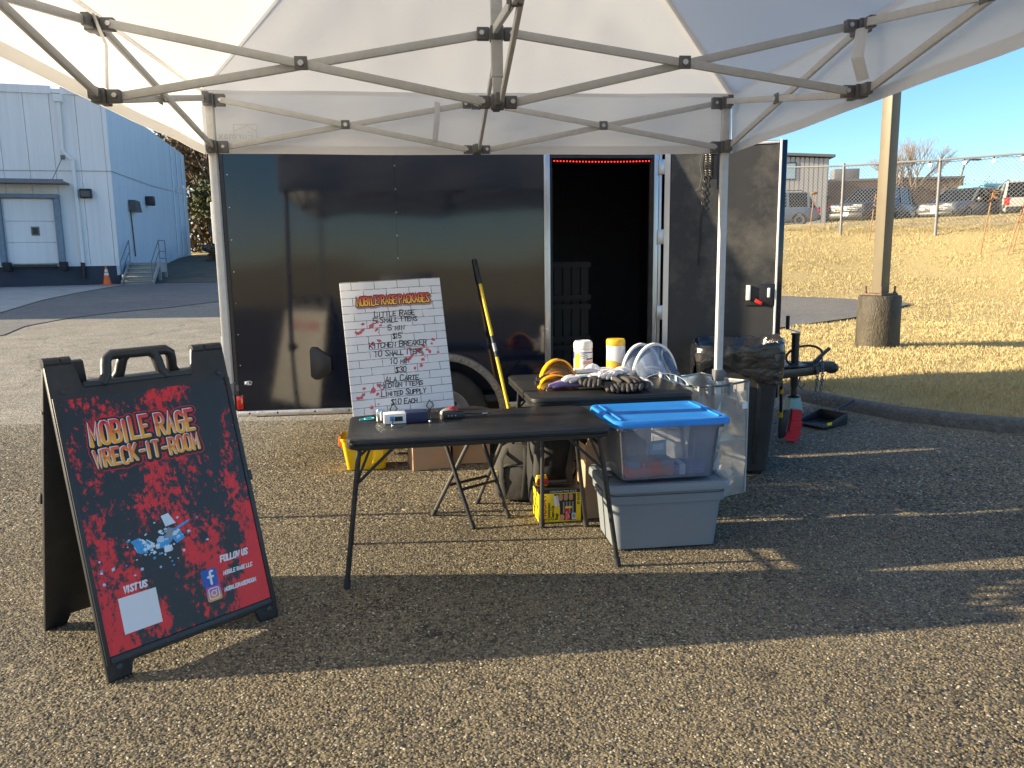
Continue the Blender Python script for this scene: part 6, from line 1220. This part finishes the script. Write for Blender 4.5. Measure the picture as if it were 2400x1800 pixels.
obj('rim_wall', MB().prism([(-.16, .012), (.16, .012), (.16, .10), (-.16, .02)], -.142, -.134, lambda a, b, c: (a, c, b)).prism([(-.16, .012), (.16, .012), (.16, .10), (-.16, .02)], .134, .142, lambda a, b, c: (a, c, b)).bx(.15, .162, -.134, .134, .01, .10), MT['black_plastic'], dp, bev=.003); obj('handle', MB().tube([(.16, 0, .08), (.24, 0, .11), (.42, 0, .16)], .018, 10, flat=.7), MT['black_plastic'], dp, smooth=True); obj('handle_collar', MB().tube([(.155, 0, .08), (.2, 0, .097)], .024, 10), MT['grey_metal'], dp); obj('yellow_sticker', MB().bx(-.11, -.05, -.1435, -.1422, .02, .045), MT['yellow_print'], dp)

# ================================================================== UNDER AND BEHIND THE TABLES
# folding stool
so_ = thing('folding_stool', 'black folding stool with crossed legs behind the front table', 'stool', (-.245, 4.425, .004), 0)
ft = {'A': (-.242, .025), 'B': (.014, -.226), 'C': (.214, -.042), 'D': (.014, .245)}; cx_ = {'A': (.05, -.2), 'D': (.24, -.05), 'B': (-.2, .01), 'C': (.0, .2)}
for k in 'ABCD':
    f = Vector((*ft[k], .0)); t_ = Vector((cx_[k][0], cx_[k][1], .60)); l_ = obj('leg', MB().tube([f + (t_ - f) * .04, f * .5 + t_ * .5, t_], .0125, 10), MT['grey_metal'] if k in 'AD' else MT['black_metal'], so_, smooth=True); obj('foot_cap', MB().cyl(f, f + (t_ - f) * .06, .016, n=10), MT['rubber'], l_, smooth=True)
def lpt(k, s): f = Vector((*ft[k], 0)); t_ = Vector((cx_[k][0], cx_[k][1], .60)); return f + (t_ - f) * s
for a, b, s in (('A', 'D', .34), ('B', 'C', .34), ('A', 'D', .86), ('B', 'C', .9)): obj('crossbar', MB().cyl(lpt(a, s), lpt(b, s), .009, n=8), MT['black_metal'], so_, smooth=True)
obj('seat', rbox(MB(), [(.15, .15, .05, .585), (.17, .17, .06, .595), (.17, .17, .06, .62), (.155, .155, .06, .632)]), MT['table_top'], so_, smooth=True, ml=Matrix.Rotation(R(40), 4, 'Z'))
# yellow pole broom leaning on the trailer
yb = thing('push_broom', 'yellow handled broom leaning upright against the trailer side', 'broom', (.03, 5.30, 0), 0); p0 = Vector((0, 0, .22)); p1 = Vector((-.29, .405, 1.515)); dv = p1 - p0
obj('handle', MB().cyl(p0, p0 + dv * .9, .0125, n=14), MT['yellow_paint'], yb, smooth=True); obj('grip', MB().cyl(p0 + dv * .87, p1, .0165, n=14).ball(tuple(p1), .0165, 10), MT['rubber'], yb, smooth=True); lb = obj('brand_band', MB().cyl(p0 + dv * .47, p0 + dv * .585, .0135, n=14), MT['black_plastic'], yb, smooth=True)
obj('band_mark', MB().cyl(p0 + dv * .50, p0 + dv * .545, .0138, n=14), MT['grey_print'], yb, smooth=True)
obj('bristle_head', MB().frus(.0, .085, .05, .2, .055, .03).frus(.2, .05, .028, .25, .03, .02), MT['yellow_paint'], yb, bev=.004)
for k in range(5): obj('bristle_ridge', MB().bar((-.07 + k * .035, -.05, .01), (-.045 + k * .0225, -.031, .195), .01, .006), mat('bristle_yellow', (.5, .33, .02), .7) if k == 0 else bpy.data.materials['bristle_yellow'], yb)
# yellow bucket
yk = thing('yellow_tub', 'bright yellow plastic tub at the left under the trailer edge', 'tub', (-1.095, 5.60, .004), R(8)); sh = shell([(.135, .10, .03, 0), (.14, .105, .03, .006), (.172, .135, .03, .225), (.18, .142, .03, .228), (.18, .142, .03, .245)], .004); obj('tub_body', sh, MT['yellow'], yk, smooth=True)
for s in (-1, 1): obj('grip_ear', MB().bx(s * .185 - .012, s * .185 + .012, -.05, .05, .17, .24), MT['orange'], yk, bev=.005)
obj('front_facet', MB().prism([(.04, .05), (.12, .06), (.135, .19), (.07, .2)], -.142, -.11, lambda a, b, c: (a, c, b)), MT['yellow'], yk, bev=.01)
# cardboard boxes
def carton(label, loc, rz, a, b, h_, flaps, txt=None):
    t = thing('cardboard_box', label, 'box', loc, rz, 'cardboard boxes under the tables'); 
    mb = MB().bx(-a, a, -b, -b + .004, 0, h_).bx(-a, a, b - .004, b, 0, h_).bx(-a, -a + .004, -b + .004, b - .004, 0, h_).bx(a - .004, a, -b + .004, b - .004, 0, h_).bx(-a + .004, a - .004, -b + .004, b - .004, 0, .004); obj('box_body', mb, MT['cardboard'], t)
    for (sx, sy, an) in flaps:
        if sx: p = [(sx * a, -b, h_), (sx * a, b, h_), (sx * (a + b * .8 * math.cos(an)), b * .95, h_ + b * .8 * math.sin(an)), (sx * (a + b * .8 * math.cos(an)), -b * .95, h_ + b * .8 * math.sin(an))]
        else: p = [(-a, sy * b, h_), (a, sy * b, h_), (a * .96, sy * (b + b * .8 * math.cos(an)), h_ + b * .8 * math.sin(an)), (-a * .96, sy * (b + b * .8 * math.cos(an)), h_ + b * .8 * math.sin(an))]
        p = [Vector(q) for q in p]; nn = (p[1] - p[0]).cross(p[2] - p[0]).normalized() * .004; obj('flap', MB().add(p + [q + nn for q in p], [(0, 1, 2, 3), (7, 6, 5, 4), (0, 4, 5, 1), (1, 5, 6, 2), (2, 6, 7, 3), (3, 7, 4, 0)]), MT['cardboard_in'], t)
    if txt:
        for s_, x_, z_, sz in txt: text_mesh('box_print', s_, sz, MT['ink'], t, plane_m((x_, -b - .0008, z_), (1, 0, 0), (0, 0, 1)))
    return t
carton('brown cardboard box with small print, left one under the front table', (-.63, 5.60, .004), R(17), .14, .12, .29, [(0, 1, 1.2)], [('1 DOZ.', -.115, .225, .02), ('FRAGILE - GLASS', -.07, .27, .019)])
obj('box_seam', MB().bx(-.14, .14, -.1215, -.1202, .235, .238), MT['rust'], bpy.data.objects['cardboard_box'])
carton('open cardboard box with spread flaps right of the trailer wheel', (-.325, 5.75, .004), R(6), .14, .11, .25, [(1, 0, -.15), (0, -1, -.5), (-1, 0, .5)])
carton('tall opened cardboard box left of the totes behind the table leg', (.52, 4.49, .004), R(12), .13, .13, .44, [(-1, 0, .6), (0, -1, .9), (1, 0, 1.0)])
# box of bags
hb = thing('rubbish_bag_carton', 'yellow and black carton of contractor bags under the front table', 'box', (.255, 4.385, .004), R(8)); a_, b_, h_ = .125, .095, .195
obj('carton', MB().bx(-a_, a_, -b_, b_, 0, h_), MT['yellow_print'], hb, bev=.002); obj('top_panel', MB().bx(-a_ - .0005, a_ + .0005, -b_ - .0006, b_ + .0006, h_ - .022, h_ + .001), MT['black_print'], hb)
yf = -b_ - .0008; FR_ = lambda x, z, d=0.: plane_m((x, yf - d, z), (1, 0, 0), (0, 0, 1)); UPR = lambda x, z, d=0.: plane_m((x, yf - d, z), (0, 0, 1), (-1, 0, 0))
text_mesh('print_text', 'CONTRACTOR PACK', .015, MT['white_print'], hb, FR_(-.06, h_ - .017, .0004), sx=1.1); text_mesh('print_text', 'HUSKY', .05, MT['red_print'], hb, UPR(-.082, .012, .0004), shear=.2, off=.001, sx=1.0)
for s_, x_ in (('Contractor', -.058), ('Clean-Up', -.036), ('Bags', -.014)): text_mesh('print_text', s_, .023, MT['black_print'], hb, UPR(x_, .012, .0004), off=.0006)
text_mesh('print_text', '50 BAGS', .019, MT['black_print'], hb, UPR(.116, .10, .0004), off=.0005)
ph = obj('photo_panel', MB().prism([(-.035, .168), (.095, .168), (.095, .008), (.0, .008), (.0, .09)], yf - .0003, yf + .0004, lambda a, b, c: (a, c, b)), MT['black_print'], hb)
for k in range(3): obj('printed_finger', MB().prism(rrect(.012, .02, .011, 4, .005 + k * .03, .148), yf - .0009, yf - .0004, lambda a, b, c: (a, c, b)), MT['skin_print'], hb)
for k in range(2): obj('printed_finger', MB().prism(rrect(.014, .018, .012, 4, .012 + k * .032, .026), yf - .0009, yf - .0004, lambda a, b, c: (a, c, b)), MT['skin_print'], hb)
for k in range(4): obj('printed_bag', MB().bx(.018 + k * .018, .026 + k * .018, yf - .0008, yf - .0004, .05, .12), MT['grey_print'], hb)
cl_ = obj('claim_panel', MB().prism([(-.04, .155), (-.012, .162), (-.002, .10), (-.03, .093)], yf - .0012, yf - .0007, lambda a, b, c: (a, c, b)), MT['white_print'], hb); text_mesh('print_text', 'TOUGHER', .012, MT['red_print'], hb, plane_m((-.006, yf - .0015, .102), (-.16, 0, .98), (-.98, 0, -.16)))
obj('tie_panel', MB().prism([(.03, .01), (.055, .01), (.055, .08), (.03, .08)], yf - .0014, yf - .001, lambda a, b, c: (a, c, b)), MT['red_print'], hb); text_mesh('print_text', 'TRUE TIE', .012, MT['white_print'], hb, UPR(.043, .012, .0018)); text_mesh('print_text', 'FLAPS', .012, MT['white_print'], hb, UPR(.054, .02, .0018)); obj('yellow_corner', MB().bx(.03, .07, yf - .0016, yf - .0005, .081, .092), MT['yellow_print'], hb)
bc = obj('barcode_panel', MB().bx(.07, .094, yf - .0013, yf - .0009, .012, .05), MT['white_print'], hb)
for k in range(6): obj('barcode_bar', MB().bx(.074 + k * .003, .0755 + k * .003, yf - .0018, yf - .0013, .02, .046), MT['black_print'], hb)
pk = thing('snack_packet', 'small red and yellow packet lying on the bag carton', 'packet', (.165, 4.365, .004 + h_ + .001), R(10)); obj('pouch', rbox(MB(), [(.028, .015, .01, 0), (.036, .021, .012, .008), (.036, .02, .012, .04), (.028, .004, .003, .066)]), MT['yellow_print'], pk, smooth=True); obj('red_label', MB().bx(-.03, .034, -.0235, -.0212, .012, .05), MT['red_print'], pk, bev=.001)
# bags
def soft(secs, seed, amp=.012, n=28):
    mb = MB(); k = n
    for (a, b, z, cy) in secs:
        for i in range(n):
            t = 2 * math.pi * i / n; c, s = math.cos(t), math.sin(t); q = 1 / ((abs(c) ** 3.4 + abs(s) ** 3.4) ** (1 / 3.4)); d = 1 + amp * 8 * mnoise.noise((c * 1.6 + seed, s * 1.6, z * 7)) * .35
            mb.v.append((a * q * c * d, cy + b * q * s * d, z))
    m = len(secs); mb.f = [(i * k + j, i * k + (j + 1) % k, (i + 1) * k + (j + 1) % k, (i + 1) * k + j) for i in range(m - 1) for j in range(k)] + [tuple(reversed(range(k))), tuple(range((m - 1) * k, m * k))]
    return mb
g1 = thing('grey_backpack', 'charcoal backpack with a yellow zip pull on the ground by the stool', 'backpack', (.03, 4.80, .004), R(-12))
obj('main_body', soft([(.13, .075, 0, 0), (.15, .09, .02, 0), (.155, .095, .12, 0), (.15, .09, .24, 0), (.125, .075, .31, 0), (.07, .045, .345, 0)], 1), MT['bag_grey'], g1, smooth=True)
fp = obj('front_pocket', soft([(.095, .03, .015, -.10), (.108, .045, .04, -.10), (.105, .045, .16, -.10), (.09, .035, .22, -.095), (.05, .015, .24, -.09)], 3), MT['bag_grey'], g1, smooth=True); obj('zip_pull', MB().bx(-.15, -.118, -.096, -.09, .185, .191), MT['yellow_print'], g1); obj('top_loop', MB().tube([(-.03, 0, .34), (-.02, 0, .38), (.02, 0, .38), (.03, 0, .34)], .009, 6, flat=.4), MT['strap'], g1, smooth=True)
obj('zip_seam', MB().tube([(-.1, -.122, .06), (-.105, -.128, .15), (-.085, -.13, .215), (0, -.128, .245), (.085, -.13, .215)], .004, 6), MT['bag_black'], g1, smooth=True)
for s in (-1, 1): obj('side_strap', MB().tube([(s * .06, -.05, .33), (s * .08, -.13, .27), (s * .075, -.155, .15), (s * .06, -.14, .04)], .016, 6, flat=.25), MT['strap'], g1, smooth=True)
g2 = thing('black_backpack', 'large black backpack with a rounded logo behind the bag carton', 'backpack', (.275, 4.665, .004), R(10))
obj('main_body', soft([(.16, .09, 0, 0), (.18, .105, .03, 0), (.19, .115, .2, -.01), (.185, .115, .40, -.01), (.165, .10, .52, 0), (.10, .06, .575, 0)], 5), MT['bag_black'], g2, smooth=True)
obj('front_pocket', soft([(.10, .04, .2, -.11), (.125, .06, .24, -.115), (.12, .06, .42, -.115), (.09, .04, .49, -.10), (.05, .02, .51, -.1)], 7), MT['bag_black'], g2, smooth=True)
def pill(cx, cz, w_, h2): return [(p[0], p[1]) for p in rrect(w_, h2, min(w_, h2) * .95, 5, cx, cz)]
lgp = []
for k, (c, w_) in enumerate(((-.036, .013), (-.012, .013), (.009, .003), (.03, .013))): q = pill(c, 0, w_, .011) if w_ > .005 else [(c, -.011), (c, .011)]; lgp.append(q + ([q[0]] if w_ > .005 else []))
q = pill(-.002, 0, .058, .02); lgp.append(q + [q[0]])
obj('bag_logo', ribbons(lgp, .0026, 0), MT['grey_print'], g2, ml=plane_m((.055, -.187, .285), (.42, 0, .9), (-.9, -.02, .42)))
for s, e in ((-1, .12), (1, .02)): obj('shoulder_strap', MB().tube([(s * .07 - .02, -.09, .52), (s * .11 - .05, -.18, .42), (s * .10 - .08, -.215, .25), (s * .09 - .06, -.25, .12 + e * .3), (s * .05 - .02, -.30, .03)], .021, 8, flat=.22), MT['strap'], g2, smooth=True)
obj('webbing_tail', MB().tube([(-.1, -.25, .13), (-.06, -.3, .05), (.02, -.335, .012), (.05, -.335, .008)], .012, 6, flat=.2), MT['strap'], g2, smooth=True); obj('buckle', MB().bx(-.12, -.08, -.262, -.245, .12, .16), MT['black_plastic'], g2, bev=.004); obj('orange_tag', MB().bx(.02, .05, -.128, -.12, .50, .545), MT['orange'], g2)
obj('haul_loop', MB().tube([(-.04, -.02, .56), (-.03, -.03, .62), (.03, -.03, .62), (.04, -.02, .56)], .01, 6, flat=.4), MT['strap'], g2, smooth=True)
